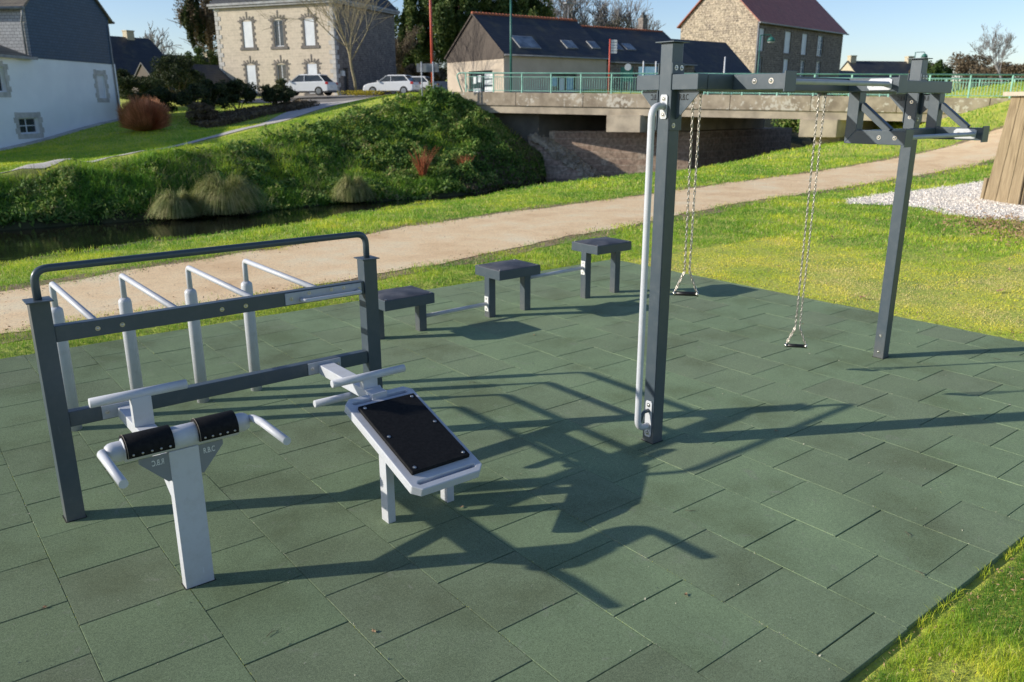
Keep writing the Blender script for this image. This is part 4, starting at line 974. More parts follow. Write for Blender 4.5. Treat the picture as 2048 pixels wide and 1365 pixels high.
# --- dressed stone house
sh = empty('stone_house', (29.5, 60.01, 0), R(120), 'pale stone two storey house with grey arched window surrounds and white roller shutters', 'house')
WX = [(1.80, 2.78), (4.83, 5.76), (7.90, 8.86)]; Z_UP = (6.85, 8.88); Z_LO = (3.15, 5.45)
holes = [(a, b, *Z_UP) for a, b in WX] + [(a, b, *Z_LO) for a, b in WX]
m = MB(); panel(m, 0, 11.61, 2.0, 9.95, holes, 0, .22, 1); wbuild(m, 'front_wall', 'palestone', sh)
m = MB(); panel(m, -9.76, 0, 2.0, 9.95, [(-1.75, -1.05, 3.0, 5.15)], 0, .22, -1, 'y'); panel(m, -9.76, 0, 2.0, 9.95, [], 11.61, .2, 1, 'y')
panel(m, 0, 11.61, 2, 9.95, [], -9.76, .2, -1); wbuild(m, 'side_wall', 'rubble', sh)
for i, (a, b) in enumerate(WX):
    for (c, d) in (Z_UP, Z_LO):
        if i == 1: window(sh, a, b, c, d, -.13, out=1, pane='glass', bars=0 if c > 6 else 1)
        else: window(sh, a, b, c, d, -.07, out=1, shutter=True)
        s = MB(); lt = 2 if c > 6 else 1
        for side, xx in ((-1, a), (1, b)):
            z = c - .0; k = 0
            while z < d - .05:
                wd = .30 if k % 2 == 0 else .15; h_ = .235
                if side < 0: s.box(xx - wd, xx - .001, .001, .03, z, min(z + h_ - .015, d))
                else: s.box(xx + .001, xx + wd, .001, .03, z, min(z + h_ - .015, d))
                z += h_; k += 1
        cxm = (a + b) / 2; n = 9
        for k in range(n):   # voussoirs
            an = R(180 - 180 * (k + .5) / n); rr0 = .52; ln = (.62 if k == n // 2 else (.46 if k % 2 == 0 else .32))
            ex_, ez_ = math.cos(an), math.sin(an) * .55; L_ = math.hypot(ex_, ez_); ex_, ez_ = ex_ / L_, ez_ / L_
            px_, pz_ = cxm + math.cos(an) * (b - a) / 2 * 1.02, d - .06 + math.sin(an) * .16
            s.bar((px_, .014, pz_ + .02), (px_ + ex_ * ln, .014, pz_ + .02 + ez_ * ln), .03, .115, up=(-ez_, 0, ex_))
        s.box(a - .4, b + .4, .001, .07, c - .22, c - .002)
        s.build('window_surround', 'granite', sh, local=True)
for side in (0, 1):
    q = MB(); z = 2.9; k = 0
    while z < 9.75:
        l1, l2 = (.52, .26) if k % 2 else (.26, .52)
        if side == 0: q.box(-.035, l1, -.0 - l2, .035, z, z + .33)
        else: q.box(11.61 - l1, 11.645, -l2, .035, z, z + .33)
        z += .36; k += 1
    q.build('corner_stones', 'lightgranite', sh, local=True)
c_ = MB(); c_.box(-.32, 11.93, -10.08, .32, 9.96, 10.12); c_.box(-.42, 12.03, -10.18, .42, 10.125, 10.30); c_.build('cornice', 'zincgutter', sh, local=True)
r = MB(); r.add([(-.3, .3, 10.31), (11.9, .3, 10.31), (11.9, -10.05, 10.31), (-.3, -10.05, 10.31), (2.6, -2.6, 14.2), (9, -2.6, 14.2), (9, -7.2, 14.2), (2.6, -7.2, 14.2)],
      [(0, 1, 5, 4), (1, 2, 6, 5), (2, 3, 7, 6), (3, 0, 4, 7), (4, 5, 6, 7)]); r.build('roof', 'slate', sh, local=True)
d_ = MB(); d_.box(.14, .2, -1.73, -1.07, 3.02, 5.1); d_.build('door', 'darkframe', sh, local=True)
MB().box(-.22, -.02, -.95, -.55, 4.5, 4.9).build('wall_box', 'white', sh, local=True)
# --- white house with slate-hung upper storey (local y points outwards from the visible wall)
wh = empty('white_house', (11.98, 55.83, -.359), R(-134), 'white rendered house with dark slate-hung gable and small stone framed windows on the lawn', 'house')
H = [(7.16, 8.55, 1.0, 1.72), (1.22, 1.92, 2.64, 3.82), (8.98, 10.4, 2.85, 3.95)]
m = MB(); panel(m, 0, 16, -1.5, 4.45, H, 0, .24, 1); panel(m, -8, 0, -1.5, 4.45, [], 0, .2, -1, 'y'); m.box(0.3, 15.7, -8, -7.8, -1.5, 4.45); wbuild(m, 'wall', 'whiteplaster', wh)
for i, (a, b, c, d) in enumerate(H):
    s = MB(); 
    for side in (-1, 1):
        z = c - .22; k = 0
        while z < d + .1:
            wd = .30 if k % 2 else .20
            if side < 0: s.box(a - wd, a - .001, .001, .022, z, z + .235)
            else: s.box(b + .001, b + wd, .001, .022, z, z + .235)
            z += .24; k += 1
    s.box(a - .0, b + .0, .001, .024, d + .001, d + .24); s.box(a, b, .001, .026, c - .22, c - .001)
    s.build('stone_surround', 'lightgranite', wh, local=True)
    if i == 1: window(wh, a, b, c, d, -.12, out=1, shutter=True)
    else: window(wh, a, b, c, d, -.2, out=1, bars=1 if i == 0 else 0)
ze, zr = 6.75, 9.5; sx0, sx1 = .18, 6.9
s = MB(); s.prism([(sx0, 4.42), (sx1, 4.42), (sx1, ze), ((sx0 + sx1) / 2, zr), (sx0, ze)], 1, .012, .035); s.build('slate_gable', 'slatewall', wh, local=True)
s = MB(); s.box(sx1 - .02, sx1 + .001, -8.6, .010, 4.42, ze); s.build('slate_wall', 'slatewall_lit', wh, local=True)
s = MB(); s.box(sx0, sx0 + .02, -8.6, .01, 4.46, ze); s.build('slate_side', 'slatewall', wh, local=True)
r = MB(); mxx = (sx0 + sx1) / 2; sl = (zr - ze) / (mxx - sx0)
for (e, zz) in ((sx0 - .25, ze - .25 * sl), (sx1 + .25, ze - .25 * sl)):
    r.prism([(e, zz), (mxx, zr), (mxx, zr + .13), (e, zz + .13)], 1, -8.8, .16)
r.build('roof', 'brownroof', wh, local=True)
g = MB(); g.tube([(sx0 - .30, .2, ze - .16), (sx0 - .30, -8.8, ze - .16)], .065, 10); g.tube([(sx1 + .30, .2, ze - .16), (sx1 + .30, -8.8, ze - .16)], .065, 10)
g.tube(rounded([(sx1 + .28, .10, ze - .2), (sx1 + .22, .0, ze - .5), (sx1 + .06, -.2, ze - .75), (sx1 + .06, -.2, 4.5)], .08), .045, 8)
g.tube([(.30, .06, 6.4), (.30, .06, 4.3), (.30, .06, 1.4)], .045, 8); g.build('gutter', 'zincgutter', wh, local=True)
r = MB(); r.add([(6.93, .25, 4.40), (16.2, .25, 4.40), (16.2, -4.0, 6.9), (9.6, -4.0, 6.4), (6.93, -4.0, 4.6), (6.93, .25, 4.52), (16.2, .25, 4.52)], [(0, 1, 2, 3), (0, 3, 4)]); r.build('low_roof', 'brownroof', wh, local=True)
g = MB(); g.box(6.95, 16.2, .2, .34, 4.33, 4.45); g.build('eaves_board', 'zincgutter', wh, local=True)
ap = MB()
for k in range(16):
    P0 = (k * 1.0, k + 1.0)
    c, s_ = math.cos(R(-134)), math.sin(R(-134))
    zz = [(float(height(11.98 + 1.154 * (c * a - s_ * .3), 55.83 + 1.154 * (s_ * a + c * .3))) + .359) / 1.154 for a in P0]
    ap.add([(P0[0], .02, zz[0] + .06), (P0[1], .02, zz[1] + .06), (P0[1], .40, zz[1] + .05), (P0[0], .40, zz[0] + .05), (P0[1], .40, zz[1] - .3), (P0[0], .40, zz[0] - .3)], [(0, 1, 2, 3), (3, 2, 4, 5)])
ap.build('wall_plinth', 'lightgranite', wh, local=True)
wh.scale = (1.154,) * 3
# --- long low building with timber gable and dark slate roof
bd = empty('long_slate_building', (36.07, 46.45, 0), R(-3.15), 'long beige building with timber clad gable, dark slate roof and red ridge tiles', 'building')
GO = (1.5, 4.8, 2.95, 4.72); SO = (4.3, 6.9, 2.95, 4.5)
m = MB(); panel(m, 0, 9.9, 2.0, 5.82, [SO], 0, .3, -1); panel(m, 0, 8, 2.0, 5.45, [GO], 0, .3, -1, 'y'); panel(m, 0, 9.9, 2, 5.8, [], 8, .2, 1); wbuild(m, 'plaster_wall', 'plaster', bd)
m = MB(); panel(m, 9.92, 20.0, 2.0, 5.55, [(12, 13.2, 2.9, 4.8), (16, 17, 3.6, 4.8)], .03, .25, -1); panel(m, 9.92, 20, 2, 5.5, [], 8, .2, 1); panel(m, .03, 8, 2, 5.5, [], 20.0, .2, 1, 'y'); wbuild(m, 'stone_wall', 'brownstone_shaded', bd)
g = MB(); g.prism([(0, 5.46), (8, 5.46), (8, 5.8), (4, 8.72), (0, 5.8)], 0, -.02, .06); g.build('timber_gable', 'cladding', bd, local=True)
g = MB(); g.prism([(0, 5.4), (8, 5.4), (4, 8.3)], 0, 19.9, 20.0); g.build('far_gable', 'brownstone', bd, local=True)
roof_gable(bd, 0, 9.9, 0, 8, 5.86, 8.74, 'slate', .2, .12, .1)
roof_gable(bd, 10.15, 20, 0, 8, 5.60, 8.34, 'slate', .15, .1, .1)
g = MB()
for k in range(33): g.tube([(-.15 + k * .31, 4, 8.86), (-.15 + k * .31 + .3, 4, 8.86)], [.115, .095], 8)
for k in range(32): g.tube([(10.05 + k * .31, 4, 8.46), (10.05 + k * .31 + .3, 4, 8.46)], [.085, .07], 8)
g.build('ridge_tiles', 'redtile', bd, local=True)
g = MB(); 
for s, y in ((-1, 0), (1, 8)): g.bar((-.14, y - .2 if s < 0 else y + .2, 5.76), (-.14, 4, 8.80), .03, .10)
g.build('verge_boards', 'cladding', bd, local=True)
g = MB(); g.tube([(-.1, -.26, 5.70), (10, -.26, 5.70)], .06, 8); g.tube([(10.1, -.2, 5.46), (20.1, -.2, 5.46)], .05, 8); g.build('gutter', 'zincgutter', bd, local=True)
def skylight(x0, x1, t0, t1, ze=5.86, zr=8.74):
    sl = (zr - ze) / 4; P = lambda x, t, h: (x, t * 4 - h * sl / math.hypot(1, sl), ze + .1 + t * (zr - ze) + h / math.hypot(1, sl))
    m = MB()
    for (a, b, c, d, h0, h1) in ((x0, x1, t0, t1, 0, .07),):
        V = [P(x, t, h) for h in (h0, h1) for x, t in ((a, c), (b, c), (b, d), (a, d))]
        m.add(V, [(0, 3, 2, 1), (4, 5, 6, 7), (0, 1, 5, 4), (1, 2, 6, 5), (2, 3, 7, 6), (3, 0, 4, 7)])
    f = m.build('roof_window', 'zincgutter', bd, local=True)
    m = MB(); e = .06; V = [P(x, t, .078) for x, t in ((x0 + e, t0 + .018), (x1 - e, t0 + .018), (x1 - e, t1 - .018), (x0 + e, t1 - .018))]; m.add(V, [(0, 1, 2, 3)]); m.build('pane', 'skyglass', f, local=True)
skylight(1.75, 3.7, .10, .42); skylight(6.35, 7.45, .15, .37); skylight(9.0, 9.85, .18, .38)
skylight(11.75, 12.75, .29, .50, 5.60, 8.34); skylight(13.15, 14.2, .30, .50, 5.6, 8.34)
f = MB(); f.box(-.0 + .2, .24, 1.5, 4.8, 4.62, 4.72); f.box(.2, .24, 1.5, 1.58, 2.95, 4.62); f.box(.2, .24, 3.1, 3.2, 2.95, 4.62); f.box(.2, .24, 4.72, 4.8, 2.95, 4.62)
fo = f.build('shop_window', 'darkframe', bd, local=True)
MB().box(.242, .26, 1.5, 4.8, 2.95, 4.72).build('pane', 'glass', fo, local=True)
for (y0, y1, z0, z1) in ((1.75, 2.9, 4.15, 4.5), (1.75, 2.9, 3.7, 4.05), (1.8, 2.9, 3.2, 3.55), (3.4, 3.9, 3.9, 4.4), (4.05, 4.5, 3.8, 4.35), (3.4, 4.5, 3.1, 3.45)):
    MB().box(.225, .238, y0, y1, z0, z1).build('poster', 'signwhite', fo, local=True)
f = MB(); f.box(4.3, 6.9, .2, .24, 4.4, 4.5)
for x in (4.3, 5.2, 5.85, 6.8): f.box(x, x + .08, .2, .24, 2.95, 4.4)
fo = f.build('shop_window', 'darkframe', bd, local=True); MB().box(4.3, 6.9, .243, .26, 2.95, 4.5).build('pane', 'glass', fo, local=True)
for (x0, x1, z0, z1, mt) in ((4.6, 5.1, 3.6, 4.3, 'signblue'), (5.35, 5.8, 3.1, 4.2, 'signwhite'), (6.1, 6.7, 3.2, 4.3, 'signblue')):
    MB().box(x0, x1, .225, .239, z0, z1).build('poster', mt, fo, local=True)
window(bd, 12, 13.2, 2.9, 4.8, .25); window(bd, 16, 17, 3.6, 4.8, .25)
ch_ = MB(); ch_.box(17.6, 18.2, 4.1, 4.7, 7.9, 9.5); cho = ch_.build('chimney', 'rubble', bd, local=True); MB().box(17.7, 18.1, 4.2, 4.6, 9.55, 9.75).tube([(17.9, 4.4, 9.7), (17.9, 4.4, 9.95)], .13, 8).build('chimney_pot', 'darkframe', cho, local=True)
MB().tube([(9.6, 4, 8.9), (9.6, 4, 9.45)], .09, 8).build('vent_pipe', 'darkframe', bd, local=True)
# --- old mill
ml = empty('stone_mill', (71.08, 50.09, 0), R(7.35), 'tall brown stone mill with red brown roof and narrow white shuttered windows', 'building')
up_w = [(.45, 1.6), (6.0, 7.5), (10.0, 11.4), (13.9, 15.4)]
H = [(a, b, 7.45, 9.6) for a, b in up_w] + [(a + .2, b - .1, 4.6, 6.85) for a, b in up_w]
m = MB(); panel(m, 0, 20.5, 2, 10.35, H, 0, .3, -1); panel(m, 0, 20.5, 2, 10.35, [], 9, .3, 1); panel(m, 0, 9, 2, 10.35, [], 20.5, .2, 1, 'y'); wbuild(m, 'side_wall', 'brownstone_shaded', ml)
m = MB(); panel(m, 0, 9, 2, 10.35, [], -.003, .2, -1, 'y'); m.prism([(0, 10.35), (9, 10.35), (4.5, 14.5)], 0, -.003, .05); wbuild(m, 'gable_wall', 'brownstone', ml)
m = MB(); m.prism([(0, 10.35), (9, 10.35), (4.5, 14.5)], 0, 20.44, 20.5); m.build('far_gable', 'brownstone', ml, local=True)
roof_gable(ml, 0, 20.5, 0, 9, 10.4, 14.6, 'redroof', .35, .3, .13)
for i, (a, b, c, d) in enumerate(H):
    window(ml, a, b, c, d, .16, shutter=(i in (0, 1, 2, 5)), pane='skyglass', bars=2)
    s = MB(); s.box(a - .22, b + .22, -.03, -.001, d + .002, d + .28); s.box(a - .2, a - .002, -.028, -.001, c, d); s.box(b + .002, b + .2, -.028, -.001, c, d); s.box(a - .2, b + .2, -.05, -.001, c - .16, c - .002)
    s.build('window_surround', 'rubble', ml, local=True)
MB().tube([(-.02, -.12, 10.3), (.0, -.12, 2.6)], .07, 8).build('downpipe', 'zincgutter', ml, local=True)
g = MB(); g.tube([(-.4, -.45, 10.05), (20.9, -.45, 10.05)], .08, 8); g.build('gutter', 'zincgutter', ml, local=True)
# annex between the two, and further houses
def plain_house(name, loc, rz, L, W, z0, ze, zr, wall, roof, label, chim=(), cat='house', holes=(), hip=False, group=None):
    o = empty(name, (loc[0], loc[1], 0), R(rz), label, cat, group)
    gable_shell(o, 0, L, 0, W, z0, ze, zr - .12, wall, front=holes); roof_gable(o, 0, L, 0, W, ze, zr, roof, .2, .1, .12)
    for (x, h) in chim:
        c = MB(); c.box(x - .45, x + .45, W / 2 - .4, W / 2 + .4, zr - .6, zr + h - .01); c.box(x - .5, x + .5, W / 2 - .46, W / 2 + .46, zr + h, zr + h + .12); c.build('chimney', 'cream', o, local=True)
    for hh in holes: window(o, *hh, .15)
    return o
plain_house('slate_annex', (56.7, 45.2), 0, 8.0, 7.6, 2, 4.4, 7.75, 'brownstone_shaded', 'slate', 'low dark roofed annex tucked between the long slate building and the tall mill')
plain_house('roadside_house', (92.2, 54.5), -8, 8.0, 6, 2, 4.7, 6.2, 'cream', 'slate', 'small cream house with a dark roof just right of the tall mill', holes=[(2, 3, 3.2, 4.2), (5, 6, 3.2, 4.2)])
plain_house('distant_house', (107.5, 58.5), -25, 10.5, 8, 2, 4.9, 7.9, 'cream', 'slate', 'distant grey roofed house with two cream chimneys behind the bridge railing', chim=[(.6, .7), (9.9, .7)])
plain_house('garden_house', (17.5, 92.0), 20, 11.5, 10, 3, 5.4, 9.4, 'cream', 'slate', 'dark roofed house with one cream chimney behind the white house', chim=[(9.0, .7)])
plain_house('far_cottage', (30.5, 108), 20, 12, 8, 3, 5.4, 8.4, 'cream', 'slate', 'far cottage with a plain dark roof beside the brown conifer', chim=[(9.5, .6)])
plain_house('garden_shed', (17.6, 66.5), 15, 8, 4.5, 2, 3.5, 5.4, 'cladding', 'slate', 'low dark shed roof behind the garden shrubs', cat='shed')
# --- bridge
P0 = Vector((26.26, 38.75, 0)); D = Vector((.5129, -.8584, 0)); T = Vector((.9992, .04, 0))
def bz(s): return 3.0 - .0162 * s
def BP(s, t, z): q = P0 + D * s + T * t; return (q.x, q.y, z)
def bslab(m, s0, s1, t0, t1, za, zb, n=1):
    """slab following the deck slope; za/zb offsets from deck top"""
    V = [BP(s, t, bz(s) + z) for z in (za, zb) for s, t in ((s0, t0), (s1, t0), (s1, t1), (s0, t1))]
    return m.add(V, [(0, 3, 2, 1), (4, 5, 6, 7), (0, 1, 5, 4), (1, 2, 6, 5), (2, 3, 7, 6), (3, 0, 4, 7)])
br = empty('road_bridge', (26.26, 38.75, 0), 0, 'weathered concrete road bridge over the river with lichen spotted edge beam', 'bridge')
s = 0
while s < 36:
    m = MB(); bslab(m, s, min(s + 3.97, 36), 0, .42, -.73, 0); m.build('edge_beam', 'fascia', br, .02); s += 4
m = MB(); bslab(m, -.5, 36, .10, 11.6, -1.14, -.735); m.build('deck_slab', 'concrete', br)
m = MB(); bslab(m, -1, 36, .425, 11.6, -.73, -.04); m.build('roadway', 'asphalt', br)
m = MB(); bslab(m, -1, 36, 11.62, 12.1, -.8, 0); m.build('far_edge_beam', 'concrete', br)
for s0, s1, z0, z1 in ((9.45, 11.35, .80, 1.72), (19.6, 21.4, .66, 1.54)):
    m = MB(); V = [BP(s, t, z) for z in (z0, z1) for s, t in ((s0, -.12), (s1, -.12), (s1, 12), (s0, 12))]
    m.add(V, [(0, 3, 2, 1), (4, 5, 6, 7), (0, 1, 5, 4), (1, 2, 6, 5), (2, 3, 7, 6), (3, 0, 4, 7)]); m.build('crosshead', 'concrete', br, .02)
    m = MB(); 
    for sa, sb in ((s0 + .1, s0 + .55), (s1 - .55, s1 - .1)):
        V = [BP(s, t, z) for z in (z1 + .001, bz(s0) - 1.142) for s, t in ((sa, .1), (sb, .1), (sb, 11), (sa, 11))]
        m.add(V, [(0, 3, 2, 1), (4, 5, 6, 7), (0, 1, 5, 4), (1, 2, 6, 5), (2, 3, 7, 6), (3, 0, 4, 7)])
    m.build('bearing', 'concrete', br)
def vblock(name, Q, z0, z1, mat):
    m = MB(); n = len(Q); m.add([(*q, z0) for q in Q] + [(*q, z1) for q in Q], [tuple(reversed(range(n))), tuple(range(n, 2 * n))] + [(i, (i + 1) % n, (i + 1) % n + n, i + n) for i in range(n)])
    return m.build(name, mat, br)
vblock('stone_pier', [(29.2, 36.85), (36.2, 29.02), (47.2, 29.5), (40.2, 37.3)], -2.6, .77, 'pierstone')
a_ = BP(19.9, .9, 0); b_ = BP(21.1, .9, 0); vblock('concrete_pier', [a_[:2], b_[:2], (b_[0] + 10, b_[1] + .4), (a_[0] + 10, a_[1] + .4)], -2.6, .655, 'concrete')
a_ = BP(-4, 1.4, 0); b_ = BP(4.3, 1.4, 0); vblock('abutment', [a_[:2], b_[:2], (b_[0] + 10, b_[1] + .4), (a_[0] + 10, a_[1] + .4)], -2.6, 1.80, 'concrete_shaded')
a_ = BP(27.5, .6, 0); b_ = BP(36, .6, 0); vblock('abutment', [a_[:2], b_[:2], (b_[0] + 10, b_[1] + .4), (a_[0] + 10, a_[1] + .4)], -.8, 1.3, 'concrete_shaded')
# fallen masonry at the foot of the pier
m = MB(); m.add([(29.4, 35.6, .5), (30.4, 35.7, .72), (33.0, 32.5, -1.95), (31.2, 32.0, -1.95), (29.2, 34.6, -1.95)], [(0, 1, 2), (0, 2, 3), (0, 3, 4)])
bmm = m.build('rubble_slope', 'pierstone', br)
V_, F_ = [], []
for k in range(320):
    a_ = random.random(); b_ = random.random()
    q = Vector((29.3, 35.3, .45)).lerp(Vector((31.2, 32.2, -1.9)), a_).lerp(Vector((30.3, 35.6, .65)).lerp(Vector((32.9, 32.6, -1.9)), a_), b_); sx_ = random.uniform(.08, .28); rt_ = Matrix.Rotation(random.uniform(0, 3), 3, Vector((random.random(), random.random(), 1)))
    b0 = len(V_)
    for dz_ in (-1, 1):
        for dx_, dy_ in ((-1, -1), (1, -1), (1, 1), (-1, 1)): V_.append(tuple(q + rt_ @ Vector((dx_ * sx_ * random.uniform(.6, 1), dy_ * sx_ * random.uniform(.5, .9), dz_ * sx_ * .4))))
    F_ += [tuple(b0 + i for i in f) for f in ((0, 3, 2, 1), (4, 5, 6, 7), (0, 1, 5, 4), (1, 2, 6, 5), (2, 3, 7, 6), (3, 0, 4, 7))]
tag(npmesh('fallen_stones', np.array(V_), np.array(F_), 'concrete'), 'pale fallen stones heaped at the foot of the old stone pier', 'rubble', kind='stuff')
# railings
def railing(name, s0, s1, t, h, label, endcurve=True, bay=1.75, r=.032):
    o = empty(name, BP(s0, t, bz(s0)), 0, label, 'railing', 'green railings of the bridge')
    top = [BP(s0 + .55, t, bz(s0) + .02), BP(s0, t, bz(s0) + h * .95)] if endcurve else [BP(s0, t, bz(s0) + h)]
    pts = rounded([BP(s0 + .35, t, bz(s0)), BP(s0 - .05, t, bz(s0) + h), BP(s0 + 2, t, bz(s0 + 2) + h)], .25) + [BP(s1, t, bz(s1) + h)]
    MB().tube(pts, r * 1.25, 8).build('handrail', 'railgreen', o)
    n = int((s1 - s0 - .6) / bay)
    for k in range(n + 1):
        s = s0 + .6 + k * bay; MB().bar(BP(s, t, bz(s)), BP(s, t, bz(s) + h), .05, .07).build('railing_post', 'railgreen', o)
    for k in range(n):
        sa = s0 + .6 + k * bay + .03; sb = sa + bay - .06; m = MB()
        m.bar(BP(sa, t, bz(sa) + .10), BP(sb, t, bz(sb) + .10), .03, .035); m.bar(BP(sa, t, bz(sa) + h - .2), BP(sb, t, bz(sb) + h - .2), .03, .035)
        q = sa + .08
        while q < sb: m.bar(BP(q, t, bz(q) + .10), BP(q, t, bz(q) + h - .2), .016, .016); q += .135
        m.build('baluster_panel', 'railgreen', o)
railing('bridge_railing', .1, 35, .2, 1.06, 'pale green railing along the near edge of the bridge, curved at its left end')
railing('bridge_railing', 3.4, 35, 11.8, 1.06, 'pale green railing on the far side of the bridge, partly seen behind the near one')
# --- poles, signs, lamps
def pole(name, x, y, z0, z1, r, mat, label, cat, parts=None, lean=(0, 0), group=None):
    o = empty(name, (x, y, z0), 0, label, cat, group)
    MB().tube([(x, y, z0 - .2), (x + lean[0], y + lean[1], z1)], [r, r * .75], 12).build('pole', mat, o)
    return o
pole('red_pole', 26.39, 41.07, 2.72, 11.5, .085, 'redpaint', 'tall coral red pole standing behind the grey road sign', 'pole')
lo = pole('street_lamp', 30.28, 38.28, 2.9, 9.3, .075, 'lampgreen', 'tall green street lamp rising behind the left end of the bridge railing', 'street lamp', group='green street lamps')
def lamp_head(o, x, y, z, dx, dy, arm):
    L_ = math.hypot(dx, dy); dx, dy = dx / L_, dy / L_
    MB().tube(rounded([(x, y, z - .6), (x, y, z), (x + dx * arm, y + dy * arm, z + .02), (x + dx * arm, y + dy * arm, z - .15)], .15), .03, 8).build('lamp_arm', 'lampgreen', o)
    MB().tube([(x + dx * arm, y + dy * arm, z - .12), (x + dx * arm, y + dy * arm, z - .2), (x + dx * arm, y + dy * arm, z - .42)], [.07, .20, .30], 14).build('lamp_shade', 'lampgreen', o)
    MB().dome((x + dx * arm, y + dy * arm, z - .42), .26, .12, (0, 0, -1), 14).build('bulb_cover', 'signwhite', o)
lamp_head(lo, 30.28, 38.28, 9.3, .79, -.61, .9)
lo = pole('street_lamp', 48.5, 33.5, 2.4, 6.85, .05, 'lampgreen', 'green street lamp with curved arm seen against the side of the mill', 'street lamp', group='green street lamps'); lamp_head(lo, 48.5, 33.5, 6.85, .79, -.61, .75)
lo = pole('street_lamp', 74.2, 35.3, 2.6, 6.7, .05, 'lampgreen', 'green street lamp whose head shows just above the far rig post', 'street lamp', group='green street lamps'); lamp_head(lo, 74.2, 35.3, 6.7, .79, -.61, .85)
lo = pole('street_lamp', 51.7, 56.9, 3.0, 11.1, .05, 'zincgutter', 'slim grey street lamp rising behind the red ridge tiles', 'street lamp', group='grey street lamps'); MB().box(51.3, 52.1, 56.7, 57.1, 11.1, 11.2).build('lamp_head', 'zincgutter', lo)
RT = (.79, -.61)
o = empty('road_sign', (24.52, 38.71, 2.8), 0, 'small grey road sign seen from behind on two posts, atop the bank', 'sign')
for k in (-.33, .33): MB().tube([(24.52 + RT[0] * k, 38.71 + RT[1] * k, 2.2), (24.52 + RT[0] * k, 38.71 + RT[1] * k, 4.62)], .038, 10).build('post', 'plate', o)
m = MB(); m.bar((24.52 - RT[0] * .62, 38.71 - RT[1] * .62 , 4.3), (24.52 + RT[0] * .66, 38.71 + RT[1] * .66, 4.3), .03, .46); so = m.build('sign_panel', 'signdark', o)
for v in so.data.vertices: v.co.x += .06; v.co.y += .07
so.data.materials[0] = M['zincgutter']
o = empty('direction_sign', (41.8, 41.41, 3.0), 0, 'thin coral red post with white finger panels near the pale notice boards', 'sign')
MB().tube([(41.8, 41.41, 2.9), (41.8, 41.41, 6.75)], .055, 10).build('post', 'redpaint', o)
for k in range(5): 
    m = MB(); m.bar((41.85 + RT[0] * .02, 41.38 + RT[1] * .02, 6.62 - k * .19), (41.85 + RT[0] * .46, 41.38 + RT[1] * .46, 6.62 - k * .19), .03, .155); m.build('finger_panel', 'signwhite', o)
o = empty('notice_board', (44.0, 40.5, 3.0), 0, 'pale blue notice board on white posts behind the bridge railing', 'notice board')
bx_, by_ = 43.6, 40.2
for k in (.25, .95): MB().tube([(bx_ + RT[0] * k * 1.3, by_ + RT[1] * k * 1.3, 2.9), (bx_ + RT[0] * k * 1.3, by_ + RT[1] * k * 1.3, 5.25)], .05, 8).build('post', 'signwhite', o)
m = MB(); m.bar((bx_, by_, 4.4), (bx_ + RT[0] * 1.35, by_ + RT[1] * 1.35, 4.4), .05, .95); m.build('board', 'signblue', o)
o = empty('town_map_board', (42.6, 41.2, 3.0), 0, 'dark green board with a round white emblem beside the pale blue notice board', 'notice board')
m = MB(); m.bar((42.55, 41.0, 4.35), (42.55 + RT[0] * .9, 41.0 + RT[1] * .9, 4.35), .05, 1.0); m.build('board', 'lampgreen', o)
MB().tube([(42.95, 40.66, 4.85), (42.92, 40.62, 4.85)], .24, 18).build('emblem', 'signwhite', o)
for k in (.1, .8): MB().tube([(42.55 + RT[0] * k, 41.0 + RT[1] * k, 2.9), (42.55 + RT[0] * k, 41.0 + RT[1] * k, 3.9)], .04, 8).build('post', 'lampgreen', o)
pole('marker_post', 49.3, 37.0, 2.9, 5.6, .06, 'signwhite', 'slim pale post standing left of the near rig post top', 'post')
# low wall behind the parked cars
gw = MB(); gw.bar((38.6, 62.5, 3.6), (44.5, 58.2, 3.6), .3, 1.3); tag(gw.build('garden_wall', 'lightgranite'), 'low grey stone wall behind the parked cars', 'wall')
